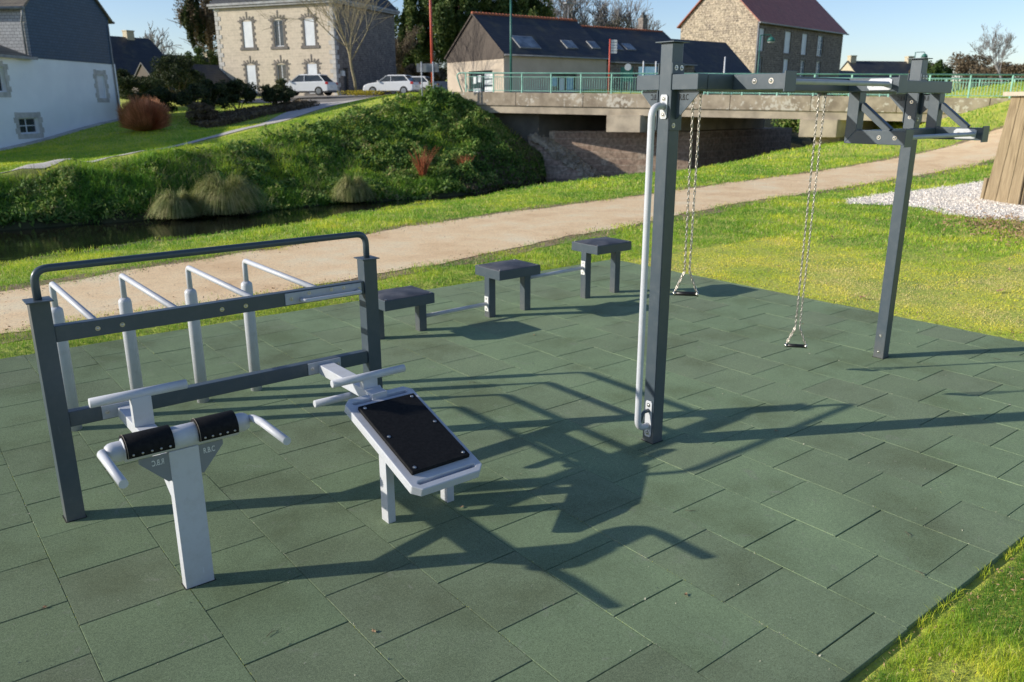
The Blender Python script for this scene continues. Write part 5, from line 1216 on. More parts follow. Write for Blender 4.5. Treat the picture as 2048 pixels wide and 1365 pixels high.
# --- cars
def car(x, y, z, rz, label, L=4.35, Hc=1.52, suv=True):
    o = empty('parked_car', (x, y, z), rz, label, 'car', 'white cars parked by the stone house')
    h = L / 2; W_ = .88
    prof = [(-h, .42), (-h + .02, .78), (-h + .12, .98), (-h + .42, 1.04), (h - 1.35, .98), (h - .45, .86), (h - .1, .70), (h, .45), (h - .05, .25), (-h + .1, .25)]
    b = MB(); b.prism([(a, c) for a, c in prof], 1, -W_, W_); b.build('body', 'carpaint', o, .07, True, 3)
    # greenhouse
    def frus(m, lo, hi, z0, z1, w0, w1):
        V = [(lo[0], -w0, z0), (lo[1], -w0, z0), (lo[1], w0, z0), (lo[0], w0, z0), (hi[0], -w1, z1), (hi[1], -w1, z1), (hi[1], w1, z1), (hi[0], w1, z1)]
        m.add(V, [(0, 3, 2, 1), (4, 5, 6, 7), (0, 1, 5, 4), (1, 2, 6, 5), (2, 3, 7, 6), (3, 0, 4, 7)])
    g = MB(); frus(g, (-h + .22, h - 1.25), (-h + .75, h - 1.95), .96, Hc - .06, .80, .62); g.build('windows', 'carglass', o, .03, True)
    g = MB(); frus(g, (-h + .55, h - 1.80), (-h + .75, h - 2.05), Hc - .085, Hc, .655, .58); g.build('roof', 'carpaint', o, .03, True)
    for s in (-1, 1):
        for (xa, xb) in (((-h + .27), (-h + .80)), ((h - 1.28), (h - 1.98)), ((-.25), (-.22))):
            g = MB(); g.bar((xa, s * .81, .97), (xb, s * .635, Hc - .05), .04, .05); g.build('window_pillar', 'carpaint', o, 0, True)
    for xx in (-h + .78, h - .85):
        for s in (-1, 1):
            wv = MB(); wv.tube([(xx, s * (W_ - .2), .33), (xx, s * (W_ + .012), .33)], .33, 22, smooth=True); wh_ = wv.build('wheel', 'tyre', o, .02, True)
            wv = MB(); wv.tube([(xx, s * (W_ + .01), .33), (xx, s * (W_ + .025), .33)], .20, 14); 
            for k in range(5): a = k * 1.2566; wv.bar((xx, s * (W_ + .02), .33), (xx + math.cos(a) * .22, s * (W_ + .02), .33 + math.sin(a) * .22), .03, .04)
            wv.build('rim', 'rim', wh_, 0, True)
    for s in (-1, 1):
        t = MB(); t.box(-h - .01, -h + .22, s * .86 - .06, s * .86 + .035, .80, .98); t.build('rear_lamp', 'taillight', o, .02, True)
        t = MB(); t.box(h - 1.42, h - 1.30, s * .98 - .07, s * .98 + .07, .95, 1.07); t.build('mirror', 'carpaint', o, .02, True)
        t = MB(); t.box(h - .42, h - .12, s * .72 - .1, s * .72 + .12, .66, .80); t.build('headlight', 'skyglass', o, .03, True)
    t = MB(); t.box(-h - .015, -h + .1, -.26, .26, .62, .74); t.build('number_plate', 'signwhite', o, 0, True)
    t = MB(); t.box(-h + .0, h - .05, -W_ - .005, W_ + .005, .22, .34); t.build('sill', 'darkframe', o, .02, True)
    return o
car(26.0, 58.2, 2.93, R(129), 'white car in front of the pale stone house, partly behind a dark bush', 4.4, 1.55)
car(32.0, 55.6, 2.98, R(128), 'white hatchback nearest the bare pale tree, left of another white car', 4.2, 1.5)
car(35.0, 57.6, 2.98, R(130), 'white car farthest right, half hidden behind the white hatchback', 4.2, 1.5)
# --- timber casing at the right edge
tc_ = empty('timber_tower_base', (19.8, 5.4, 0), 0, 'tapered weathered timber column with a pale cap standing in the white gravel', 'timber column')
Fd = Vector((-.535, -.845, 0)).normalized(); Fp = Vector((19.72, 6.05, 0)); Bk = Vector((.845, -.535, 0))
tw = [(.0, .415), (.43, .835), (.85, 1.22)]
def TQ(s, t, z): q = Fp + Fd * s + Bk * t; return (q.x, q.y, z)
for i, (a, b) in enumerate(tw):
    tp = lambda s: .17 + s * (.92 / 1.22) + .08
    V = [TQ(a, 0, -.1), TQ(b - .006, 0, -.1), TQ(b - .006, .04, -.1), TQ(a, .04, -.1), TQ(tp(a), .12, 2.48), TQ(tp(b) - .006, .12, 2.48), TQ(tp(b) - .006, .16, 2.48), TQ(tp(a), .16, 2.48)]
    m = MB(); m.add(V, [(0, 3, 2, 1), (4, 5, 6, 7), (0, 1, 5, 4), (1, 2, 6, 5), (2, 3, 7, 6), (3, 0, 4, 7)]); m.build('plank', 'timber', tc_, .004)
V = [TQ(-.10, -.02, -.1), TQ(-.004, -.02, -.1), TQ(-.004, .06, -.1), TQ(-.10, .06, -.1), TQ(-.07, -.01, .56), TQ(.045, -.01, .56), TQ(.045, .06, .56), TQ(-.07, .06, .56)]
m = MB(); m.add(V, [(0, 3, 2, 1), (4, 5, 6, 7), (0, 1, 5, 4), (1, 2, 6, 5), (2, 3, 7, 6), (3, 0, 4, 7)]); m.build('plank', 'timber', tc_, .004)
for j, (a, b) in enumerate(((.06, .46), (.465, .86), (.865, 1.24))):
    for s_, ds in ((1.222, 1), (-.002, -1)):
        s1 = s_ if ds > 0 else s_
        V = [TQ(s_, a, -.1), TQ(s_ + .03 * ds, a, -.1), TQ(s_ + .03 * ds, b - .006, -.1), TQ(s_, b - .006, -.1)]
        top_s = (.25 + 1.22 * (.92 / 1.22)) if ds > 0 else .25
        V += [TQ(top_s, .12 + a * .85, 2.48), TQ(top_s + .03 * ds, .12 + a * .85, 2.48), TQ(top_s + .03 * ds, .12 + b * .85 - .006, 2.48), TQ(top_s, .12 + b * .85 - .006, 2.48)]
        m = MB(); m.add(V, [(0, 3, 2, 1), (4, 5, 6, 7), (0, 1, 5, 4), (1, 2, 6, 5), (2, 3, 7, 6), (3, 0, 4, 7)]); m.build('plank', 'timber', tc_, .003)
V = [TQ(.06, .06, -.1), TQ(1.18, .06, -.1), TQ(1.18, 1.2, -.1), TQ(.06, 1.2, -.1), TQ(.30, .18, 2.47), TQ(1.12, .18, 2.47), TQ(1.12, 1.1, 2.47), TQ(.30, 1.1, 2.47)]
m = MB(); m.add(V, [(0, 3, 2, 1), (4, 5, 6, 7), (0, 1, 5, 4), (1, 2, 6, 5), (2, 3, 7, 6), (3, 0, 4, 7)]); m.build('dark_core', 'darkframe', tc_)  # dark core box added so the plank gaps look unlit
V = [TQ(s, t, z) for z in (2.485, 2.58) for s, t in ((.10, .0), (1.35, .0), (1.35, 1.3), (.10, 1.3))]
m = MB(); m.add(V, [(0, 3, 2, 1), (4, 5, 6, 7), (0, 1, 5, 4), (1, 2, 6, 5), (2, 3, 7, 6), (3, 0, 4, 7)]); m.build('cap', 'timberpale', tc_, .006)

cw = MB(); a_ = Vector((26.39, 41.07, 9.1)); b_ = Vector((30.28, 38.28, 9.0)); pts = []
for i in range(17): t = i / 16; p = a_.lerp(b_, t); p.z -= .55 * 4 * t * (1 - t); pts.append(p)
cw.tube(pts, .014, 5); tag(cw.build('hanging_cable', 'zincgutter'), 'sagging cable strung between the coral red pole and the green street lamp', 'cable')
# ------------------------------------------------------------------ trees and shrubs
def gz(x, y): return float(ghz(x, y))
bare_tree('lime_tree', (28.94, 55.79, 2.95), 10.0, .12, 'bare pale barked tree with upswept branches beside the corner of the stone house', mat='palebark', trunkmat='palebark', levels=3, seed=5, spread=.80, up_=.32, nchild=(5, 7), trunk=.14, minr=.010, wig=.07)
def evergreen(name, x, y, z, rx, rz, n, size, mat, label, group=None, nc=60, cs=.22):
    o = empty(name, (x, y, z), 0, label, 'tree', group)
    MB().tube([(0, 0, -.3), (0, 0, rz * .9), (0, 0, rz * 1.8)], [.35, .22, .05], 10).build('trunk', 'bark', o, local=True)
    P = clump_points(n, (0, 0, rz), (rx, rx, rz), nc, cs, .35); V, F = leaves(P, size); npmesh('crown', V, F, mat, parent=o); return o
EG = 'evergreens behind the long slate building'
evergreen('evergreen_tree', 52.5, 75.5, 2, 4.6, 9.0, 46000, .20, 'conifer', 'tall dense evergreen directly behind the timber gable', EG)
evergreen('evergreen_tree', 58.6, 72.8, 2, 4.2, 8.6, 40000, .20, 'conifer', 'evergreen at the right end of the group, cut by the red ridge tiles', EG)
evergreen('evergreen_tree', 48.6, 79.0, 2, 3.0, 7.2, 24000, .19, 'conifer', 'narrower evergreen at the left end of the group, behind the red pole', EG)
evergreen('evergreen_tree', 47.0, 66.0, 2.5, 2.2, 2.2, 7000, .14, 'darkleaf', 'low dark evergreen beside the gable wall of the long slate building', EG)
WT = 'wintry trees right of the stone house'
for i, (x, y, h, l) in enumerate(((45.0, 86.0, 16, 'bare brown tree rising over the right roof corner of the stone house'), (48.5, 92.0, 14, 'thin bare tree between the stone house and the evergreens'), (42.0, 72.0, 6, 'short tangled bare tree beside the shaded wall of the stone house'))):
    bare_tree('bare_tree', (x, y, 2.5), h, .22, l, group=WT, mat='twig', seed=20 + i, levels=4, leafn=3500, leafmat_='brownleaf', leafsize=.09, spread=.6, minr=.02)
o = empty('mixed_conifer', (27.3, 82.5, 2.5), 0, 'tall brownish conifer with dark green sides, left of the stone house', 'tree')
MB().tube([(0, 0, -.3), (.1, 0, 8), (0, .1, 17)], [.35, .24, .05], 10).build('trunk', 'bark', o, local=True)
m = MB()
for k in range(150):
    zz = random.uniform(2.5, 16); a_ = random.uniform(0, 6.28); l_ = (3.4 - abs(zz - 7) * .13) * random.uniform(.7, 1.15)
    m.tube([(0, 0, zz), (math.cos(a_) * l_ * .5, math.sin(a_) * l_ * .5, zz + .5), (math.cos(a_) * l_, math.sin(a_) * l_, zz + 1.1)], [.05, .03, .01], 4, False)
m.build('branches', 'twig', o, local=True)
P = clump_points(30000, (0, 0, 8), (3.2, 3.2, 8.5), 110, .17, .35); V, F = leaves(P, .11); npmesh('crown', V, F, 'brownleaf', parent=o)
P = np.concatenate([clump_points(7000, (-1.7, -1.2, 6.5), (1.2, 1.2, 4.5), 34, .22), clump_points(5500, (2.3, .5, 3), (1.8, 1.4, 3.0), 22, .25)]); V, F = leaves(P, .15); npmesh('green_foliage', V, F, 'darkleaf', parent=o)
bare_tree('bare_tree', (30.5, 112, 2.5), 9.0, .2, 'small grey bare tree on the skyline beside the far cottage', mat='greytwig', seed=41, levels=4, spread=.7, minr=.03)
GT = 'grey bare trees on the skyline above the slate roofs'
for i, (x, y, h, l) in enumerate(((72.5, 85, 12.5, 'leftmost'), (74.8, 83, 11.6, 'second from the left'), (78.4, 79.7, 12.0, 'third from the left'), (81.2, 77.0, 11.0, 'rightmost'))):
    bare_tree('skyline_tree', (x, y, 2), h, .25, f'grey bare tree on the skyline over the slate roofs, {l}', group=GT, mat='greytwig', seed=50 + i, levels=5 if i == 2 else 4, spread=.62, minr=.03, nchild=(4, 5))
for x, y, rx, rz_, mt, l in ((45.5, 72, 2.6, 2.2, 'brownleaf', 'brown thicket filling the gap between the stone house and the evergreens'), (50, 88, 5.5, 4.5, 'brownleaf', 'broad brown wood edge far behind the parked cars'), (41.5, 82, 4.0, 3.6, 'greenleaf', 'green thicket just right of the shaded wall of the stone house'), (58, 92, 6, 4.5, 'darkleaf', 'dark thicket behind the trunks of the evergreens')):
    shrub('thicket', (x, y, gz(x, y) - .2), (rx, rx, rz_), 14000, .16, mt, l, 'thicket', 'thickets behind the parked cars', nc=60, cs=.24)
# right-hand horizon
bare_tree('bare_tree', (67.8, 24.9, 2.8), 4.4, .10, 'round headed bare grey tree at the far right skyline', mat='greytwig', seed=71, levels=5, spread=.6, minr=.009, nchild=(3, 4))
for i, (x, y, rx, rz_, mt, l) in enumerate(((71.5, 32.0, 1.6, 1.9, 'greenleaf', 'rounded green bush on the skyline right of the far rig post'), (80.4, 33.7, 3.6, 2.5, 'brownleaf', 'pinkish brown bare thicket on the skyline beside the rounded green bush'), (83.6, 38.9, 2.0, 2.0, 'brownleaf', 'thin greenish bush right behind the far rig post top'), (76, 28.0, 3.6, 1.9, 'brownleaf', 'low brown thicket on the skyline beneath the round headed bare tree'), (80, 30.5, 3.4, 2.2, 'brownleaf', 'low brown hedge behind the bridge railing at far right'))):
    shrub('skyline_bush', (x, y, 2.6), (rx, rx, rz_), 6000, .12, mt, l, 'bush', 'bushes on the right skyline', nc=40, cs=.25)
# garden shrubs left
o = empty('red_dogwood', (10.7, 45.84, gz(10.7, 45.84) - .05), 0, 'round orange red twiggy shrub at the corner of the white house', 'shrub')
n = 9000; az_ = rng.uniform(0, 2 * np.pi, n); el_ = np.arccos(rng.uniform(0, 1, n)) ; L_ = rng.uniform(.72, 1.0, n) * (1 + .07 * np.sin(az_ * 3 + 1)) * (1 + .06 * np.sin(el_ * 7 + az_ * 5)); t0_ = rng.uniform(.0, .75, n)
dx_, dy_, dz_ = np.sin(el_) ** .8 * np.cos(az_) * 1.45, np.sin(el_) ** .8 * np.sin(az_) * 1.45, np.cos(el_) ** .6 * 1.85
dz_ = np.maximum(dz_, .35) * (1 + .0 * dz_)
pt = lambda t: np.stack([dx_ * L_ * t ** .8, dy_ * L_ * t ** .8, dz_ * L_ * t ** 1.25], 1)
A_, B_ = pt(t0_), pt(np.ones(n)); w_ = np.stack([-np.sin(az_ + 1), np.cos(az_ + 1), 0 * az_], 1) * .012
V = np.stack([A_ - w_, A_ + w_, B_ + w_ * .35, B_ - w_ * .35], 1).reshape(-1, 3); F = np.arange(4 * n).reshape(n, 4); npmesh('twigs', V, F, 'orangeleaf', parent=o)
m = MB()
for k in range(16): a = k * 2.4; m.tube([(0, 0, -.1), (math.cos(a) * .35, math.sin(a) * .35, .8), (math.cos(a) * .8, math.sin(a) * .8, 1.5)], [.03, .02, .008], 5)
m.build('stem', 'redtwig', o, local=True)
GS = 'dark shrubs of the far garden'
gl = [(13.6, 53.5, 1.9, 1.2, 'darkleaf', 'dark shrub just right of the orange one, widest of the dark shrubs'), (15.8, 51.0, 1.9, 1.4, 'darkleaf', 'tall dark shrub between the brown one and the conifer'), (14.6, 48.3, 1.1, .75, 'brownleaf', 'small olive brown rounded shrub in front of the dark ones'),
      (18.6, 53.0, 1.8, 1.25, 'darkleaf', 'dark shrub below the left corner of the stone house'), (21.2, 52.2, 1.5, 1.15, 'darkleaf', 'dark bush touching the front of the first white car'), (14.2, 60.5, 2.2, 1.7, 'darkleaf', 'dark hedge bush beside the corner of the white house, under the shed roof'),
      (17.6, 62.5, 2.2, 2.2, 'darkleaf', 'rounded dark bush in front of the shed'), (20.2, 67.5, 1.6, 1.3, 'greenleaf', 'green laurel bush left of the stone house wall'), (24, 75, 2.4, 2.4, 'greenleaf', 'green bush at the foot of the brownish conifer'), (12.5, 84, 2.4, 2.2, 'brownleaf', 'leafless grey brown thicket in front of the chimneyed house')]
for x, y, rx, rz_, mt, l in gl: shrub('garden_shrub', (x, y, gz(x, y) - .05), (rx, rx, rz_), int(5500 * rx * rx / 2.2) + 2500, .085, mt, l, 'shrub', GS, nc=45, cs=.26)
# ground cover bed under the shrubs
n = 9000; X = rng.uniform(14, 23.5, n); Y = 45.5 + (X - 14) * .55 + rng.uniform(0, 3.6, n); Z = ghz(X, Y) + rng.random(n) * .35
V, F = leaves(np.stack([X, Y, Z], 1), .10); tag(npmesh('bed_ground_cover', V, F, 'brownleaf'), 'low brown ground cover along the front of the dark shrub bed', 'ground cover', kind='stuff')
n = 900; X = 29 + rng.normal(size=n) * .9; Y = 54.6 + rng.normal(size=n) * .4; V, F = leaves(np.stack([X, Y, 2.95 + rng.random(n) * .35], 1), .07); tag(npmesh('daffodils', V, F, 'yellowflower'), 'yellow daffodils around the foot of the bare pale tree', 'flowers', kind='stuff')
# red stemmed shrubs on the bank
for (x, y, h, l) in ((19.5, 31.6, 1.5, 'red stemmed bare shrub standing highest on the river bank'), (22.0, 31.6, .95, 'small reddish bare shrub low on the river bank near the bridge')):
    o = empty('red_stem_shrub', (x, y, gz(x, y)), 0, l, 'shrub', 'red stemmed shrubs on the river bank'); m = MB()
    for k in range(90):
        a = random.uniform(0, 6.28); t_ = random.uniform(.05, .55); hh = h * random.uniform(.6, 1.15)
        m.tube([(0, 0, -.1), (math.cos(a) * t_ * hh * .5, math.sin(a) * t_ * hh * .5, hh * .6), (math.cos(a) * t_ * hh * 1.1, math.sin(a) * t_ * hh * 1.1, hh)], [.012, .009, .004], 4, False)
    m.build('stems', 'redtwig', o, local=True)
# tussocks at the water line
for (x, y, rr, hh, l) in ((7.27, 29.7, .8, .8, 'leftmost and lower sedge tussock at the water line'), (9.2, 29.75, 1.25, 1.25, 'large arching sedge tussock at the water line, biggest of them'), (14.98, 30.2, .75, .9, 'right hand sedge tussock at the water line')):
    o = empty('sedge_tussock', (x, y, -1.85), 0, l, 'tussock', 'sedge tussocks along the water line')
    n = 6500; a = rng.uniform(0, 2 * np.pi, n); r0 = rng.random(n) ** .5 * .32 * rr; L_ = rng.uniform(.55, 1.15, n) * (1 + .14 * np.sin(a * 2 + x)) + (rng.random(n) < .04) * .25; uu = rng.random(n) ** .8; ks = 6; Vs = []
    w_ = .012
    for k in range(ks):
        t_ = k / (ks - 1); rad = r0 + rr * (.12 + .9 * uu) * L_ * t_ ** 1.15; tq = t_ * (.55 + .42 * uu); zz = hh * L_ * (1.12 - .5 * uu) * 4 * tq * (1 - tq)
        cx_, cy_ = np.cos(a) * rad, np.sin(a) * rad; ww = w_ * (1 - t_ * .8)
        Vs += [np.stack([cx_ - np.sin(a) * ww, cy_ + np.cos(a) * ww, zz], 1), np.stack([cx_ + np.sin(a) * ww, cy_ - np.cos(a) * ww, zz], 1)]
    V = np.stack(Vs, 1).reshape(-1, 3); ob = np.arange(n) * 2 * ks
    F = np.concatenate([np.stack([ob + 2 * k, ob + 2 * k + 1, ob + 2 * k + 3, ob + 2 * k + 2], 1) for k in range(ks - 1)])
    npmesh('blades', V, F, 'tussock', parent=o)
# ------------------------------------------------------------------ grass, undergrowth, litter (uncountable)
PATHP = PN + PF[::-1]
FPP = FP_L[2:] + FP_R[2:][::-1]
def near_ok(x, y):
    ok = (y < yn_(x) + .35) & ~((x < SX1 + .035) & (y > SY0 - .05) & (y < SY1 + .03))
    jx = x + rng.normal(size=x.shape) * .05; jy = y + rng.normal(size=x.shape) * .13 + .13 * wob(x, x * .3, 2.2)
    ok &= ~inpoly(jx, jy, PATHP); ok &= ~inpoly(x + rng.normal(size=x.shape) * .16, y + rng.normal(size=x.shape) * .16, GRAV)
    return ok
def sample(d0, d1, rho, ok, ang=(-12, 95)):
    A = .5 * (d1 ** 2 - d0 ** 2) * R(ang[1] - ang[0]); n = int(A * rho); r_ = np.sqrt(rng.uniform(d0 ** 2, d1 ** 2, n)); t_ = R(90) - rng.uniform(R(ang[0]), R(ang[1]), n)
    x = CAMP.x + r_ * np.cos(t_); y = CAMP.y + r_ * np.sin(t_); k = ok(x, y); x, y = x[k], y[k]
    P = np.stack([x, y, ghz(x, y)], 1); return P[inview(P)]
def patch(x, y, s=1.0): return np.clip(.5 + .5 * wob(x, y, s), 0, 1)
VS, FS, TS = [], [], []; off_ = 0
for (d0, d1, rho, hh, ww) in ((2.8, 6, 18000, .034, .0021), (6, 10, 4600, .032, .0042), (10, 15, 2100, .040, .0065), (15, 23, 850, .062, .011), (23, 36, 300, .085, .019), (36, 60, 60, .12, .032)):
    P = sample(d0, d1, rho, near_ok); x, y = P[:, 0], P[:, 1]; n = len(P)
    pa = patch(x, y, .9); pb = patch(x + 7, y - 3, 2.6)
    # mossy yellow turf hugging the back right edge of the rubber surface
    moss = np.exp(-((x - 8.6) / 2.6) ** 2) * (y > -1) * (y < 6.0) + .85 * np.exp(-((x - 12) / 2.5) ** 2) * (y < 2.5) * (y > -1)
    moss = np.clip(moss, 0, 1) * (.55 + .45 * pa)
    tone = -.06 + .52 * moss + .28 * (pa - .5) + .18 * (pb - .5) + rng.normal(size=n) * .09
    tone += np.where(y < -1, -.15 + .46 * (pb - .5), 0) + np.where((y > 6.2) & (x < 10), .02, 0)
    # dead straws
    dead = rng.random(n) < .05; tone[dead] = .6
    thin = (rng.random(n) < np.where(y < -1, .85, .7) * np.clip(1.3 - 3 * patch(x * 1.7 + 3, y * 1.7, 2.3), 0, 1)); keep_ = ~thin
    hs = hh * rng.uniform(.5, 1.5, n) * (1 - .68 * moss) * (.65 + .75 * pb)
    hs *= np.where((y > 6.2) & (y < 7.8) & (x < 9), 1.1, np.where(x > 7, .78, 1))
    V, F, T_ = blades(P[keep_], hs[keep_], (ww * rng.uniform(.6, 1.3, n))[keep_], .6, tone[keep_]); VS.append(V); FS.append(F + off_); TS.append(T_); off_ += len(V)
tag(npmesh('lawn_grass', np.concatenate(VS), np.concatenate(FS), 'grass', attr=np.concatenate(TS)), 'short green and mossy yellow grass around the rubber surface and beside the path', 'grass', kind='stuff')
def far_ok(x, y): return (y > yf_(x) + .15) & ~inpoly(x, y, FPP) & ~((x - 9) * .719 - (y - 47) * .695 < -1.6) | False
def far_ok(x, y):
    lx = (x - 11.98) * .719 - (y - 55.83) * .695
    return (y > yf_(x) + .15) & ~inpoly(x, y, FPP) & ~inpoly(x + .1, y + .35, FPP) & ~inpoly(x, y + .7, FPP) & (lx > .5) & (y < 60) & ~((x > 30) & (y > 39)) & (x < 31)
VS, FS, TS = [], [], []; off_ = 0
for (d0, d1, rho, hh, ww) in ((31, 40, 420, .17, .022), (40, 50, 200, .16, .030), (50, 68, 60, .14, .045)):
    P = sample(d0, d1, rho, far_ok, (2, 50)); x, y = P[:, 0], P[:, 1]; n = len(P); pa = patch(x, y, .6); pb = patch(x + 3, y + 9, 1.7)
    bank = ((y - yf_(x)) < 3.0 + .25 * np.clip(x, 0, 24))
    lawn = ~bank
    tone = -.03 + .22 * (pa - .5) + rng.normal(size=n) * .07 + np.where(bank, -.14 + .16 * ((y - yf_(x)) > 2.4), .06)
    hs = hh * rng.uniform(.5, 1.4, n) * np.where(bank, 1.4 + 1.2 * pb, .4)
    keep = np.where(bank, rng.random(n) < .75, True)
    V, F, T_ = blades(P[keep], hs[keep], (ww * rng.uniform(.6, 1.3, n))[keep], .6, tone[keep]); VS.append(V); FS.append(F + off_); TS.append(T_); off_ += len(V)
tag(npmesh('far_bank_grass', np.concatenate(VS), np.concatenate(FS), 'grass', attr=np.concatenate(TS)), 'green grass of the far bank and the lawn below the white house', 'grass', kind='stuff')
# leafy undergrowth on the slope down to the river and on the mound by the bridge
n = 200000; X = rng.uniform(-4, 30, n); yf = yf_(X); top = np.interp(X, [-4, 2, 7.7, 11.4, 16.2, 20.3, 24, 26.0, 27.5, 29, 30], [33.0, 33.2, 34.2, 35.9, 38.2, 40.2, 40.6, 39.2, 37.2, 36.2, 35.4])
q = rng.random(n) ** .8; Y = yf - .12 + q * (top - yf - .0) ; dens = np.clip(.20 + .75 * patch(X, Y, .7) + (X - 14) * .03, .10, 1)
dens *= np.where(q > .86, .35, 1); k = rng.random(n) < dens; X, Y, q = X[k], Y[k], q[k]
bumps = np.clip(wob(X, Y, .75), 0, 2) * .40 + np.clip(wob(X + 5, Y + 2, 1.7), 0, 2) * .34 + np.clip(wob(X + 2, Y + 9, 3.3), 0, 2) * .16
bumps *= np.clip(.55 + (X - 8) * .05, .5, 1.4) * np.clip(1 - (X - 23.5) * .16, .25, 1)
Z = ghz(X, Y) + bumps * rng.random(len(X)) ** .5 + rng.random(len(X)) * .14
P = np.stack([X, Y, Z], 1); P = P[inview(P)]; V, F = leaves(P, (.05 + .0016 * np.hypot(P[:, 0], P[:, 1]) * rng.uniform(.2, 1.3, len(P)) * (.6 + .8 * patch(P[:, 0] + 4, P[:, 1], 1.2))))
tag(npmesh('bank_undergrowth', V, F, 'bankleaf'), 'tangled leafy undergrowth on the steep far river bank', 'undergrowth', kind='stuff')
n = 16000; X = rng.uniform(21, 29.5, n); Y = rng.uniform(29.5, 38, n); dd = yf_(X); k = (Y < dd + 2.2) & (Y > yf_(X) - .1); X, Y = X[k], Y[k]
V, F = leaves(np.stack([X, Y, ghz(X, Y) + rng.random(len(X)) * .35], 1), .09); tag(npmesh('bank_bramble', V, F, 'brownleaf'), 'dry brown bramble on the bank at the foot of the bridge', 'undergrowth', kind='stuff')
# greenery beyond the bridge
shrub('river_thicket', (53.5, 31.5, -.6), (4.2, 3, 2.2), 16000, .13, 'bankleaf', 'green thicket on the river bank seen through under the bridge', 'bush', nc=60, cs=.22)
# scattered white stones on the gravel
G = np.array(GRAV); n = 60000; X = rng.uniform(13.5, 26, n); Y = rng.uniform(.5, 8.4, n); k = inpoly(X + rng.normal(size=n) * .12, Y + rng.normal(size=n) * .12, GRAV); X, Y = X[k], Y[k]
P = np.stack([X, Y, ghz(X, Y) + .022], 1); P = P[inview(P)]; V, F = leaves(P, .018, .8); tag(npmesh('gravel_stones', V, F, 'stones'), 'loose white gravel around the timber column', 'gravel', kind='stuff')
n = 1500; X = 15.2 + rng.normal(size=n) * .9; Y = 3.6 + rng.normal(size=n) * .65 + (X - 15.2) * .5; V, F = leaves(np.stack([X, Y, ghz(X, Y) + .03 + rng.random(n) * .02], 1), .035)
tag(npmesh('leaf_litter', V, F, 'litter'), 'brown leaf litter heaped on the turf at the near edge of the gravel', 'leaf litter', kind='stuff')
# dead leaves lying on the turf, one object each
lf = [(2.62, -1.62), (2.35, -1.75), (2.9, -1.45), (3.35, -1.32), (2.2, -1.5), (3.1, -1.85), (2.75, -1.35), (8.4, 4.2), (9.6, 3.1), (10.8, 2.0), (9.2, 1.5), (12.5, 3.9), (11.5, 5.2), (13.2, 2.8), (7.5, 2.4), (7.9, .4)]
pl0 = None
for i, (x, y) in enumerate(lf):
    if pl0 is None:
        n = 8; V = [(0, 0, .004)]; 
        for k in range(n): a = 2 * math.pi * k / n; rr = (.032 if k % 2 else .021) * (1.25 if k == 0 else 1); V.append((math.cos(a) * rr, math.sin(a) * rr * .8, .006 + .012 * (k % 3 == 0)))
        m = MB(); m.add(V, [(0, 1 + k, 1 + (k + 1) % n) for k in range(n)]); m.tube([(.03, 0, .006), (.06, .008, .012)], .0012, 4); o = m.build('fallen_leaf', 'litter'); pl0 = o
        tag(o, 'curled brown fallen leaf lying on the grass', 'leaf', 'fallen leaves on the grass')
    else: o = pl0.copy(); COL.objects.link(o)
    o.location = (x, y, float(ghz(x, y)) + (.028 if i < 7 else .03)); o.rotation_euler = (random.uniform(-.5, .5), random.uniform(-.5, .5), random.uniform(0, 6)); s = random.uniform(.7, 1.2) * (1 if i < 7 else 1.3); o.scale = (s, s, s)
# pale grit and moss crumbs caught in the joints of the rubber tiles
n = 6000; a = rng.integers(int(SX0 / .5), 15, n) * .5; X = np.where(rng.random(n) < .55, a + rng.normal(size=n) * .004, rng.uniform(SX0, SX1 - .05, n)); Y = rng.uniform(SY0 + .05, SY1 - .05, n)
X = np.clip(X, SX0 + .05, SX1 - .05); P = np.stack([X, Y, np.full(n, .0025)], 1); P = P[inview(P)]; V, F = leaves(P, rng.uniform(.0015, .0055, len(P)) * (1 + (rng.random(len(P)) < .04) * .8), .8)
tag(npmesh('surface_grit', V, F, 'grit'), 'pale grit and crumbs scattered in the joints of the green tiles', 'grit', kind='stuff')
# thin moss and grass rooted in the joints
n = 5200; a = rng.integers(int(SX0 / .5) + 1, 15, n) * .5; X = a + rng.normal(size=n) * .0022; Y = rng.uniform(SY0 + .03, SY1 - .03, n); k = (patch(X * 1.3, Y, 1.1) > .5) & ((X < 2.2) | (rng.random(n) < .12)); X, Y = X[k], Y[k]
P = np.stack([X, Y, np.full(len(X), -.002)], 1); P = P[inview(P)]; V, F, T_ = blades(P, rng.uniform(.003, .010, len(P)), np.full(len(P), .0016), 1.0, rng.uniform(.1, .4, len(P)))
tag(npmesh('joint_moss', V, F, 'grass', attr=T_), 'thin moss and grass rooted in the tile joints', 'moss', kind='stuff')

# bits of leaf and twig blown onto the rubber tiles
for i, (x, y, k) in enumerate(((.55, 1.08, 0), (-.45, .35, 0), (1.62, .18, 1), (2.35, -.72, 1), (3.05, .6, 0), (-.85, .62, 1), (4.4, 3.2, 0), (5.9, 2.2, 0), (.9, -.35, 0), (1.9, 2.9, 1), (3.3, 3.7, 0), (6.2, .3, 1), (-1.6, 1.5, 0), (2.0, -.95, 1), (4.9, -.5, 0))):
    if k == 0:
        o = pl0.copy(); COL.objects.link(o); tag(o, 'brown leaf scrap lying on the green rubber tiles', 'leaf', 'leaf scraps on the tiles'); o.scale = (.45,) * 3
    else:
        m = MB(); m.tube([(0, 0, .002), (.03, .008, .0045), (.065, -.004, .003)], [.0016, .0014, .0008], 5); m.tube([(.03, .008, .0045), (.045, .022, .006)], .001, 4); o = tag(m.build('fallen_twig', 'bark'), 'thin dry twig lying on the green rubber tiles', 'twig', 'twigs on the tiles')
    o.location = (x, y, .004); o.rotation_euler = (0, 0, i * 1.3)
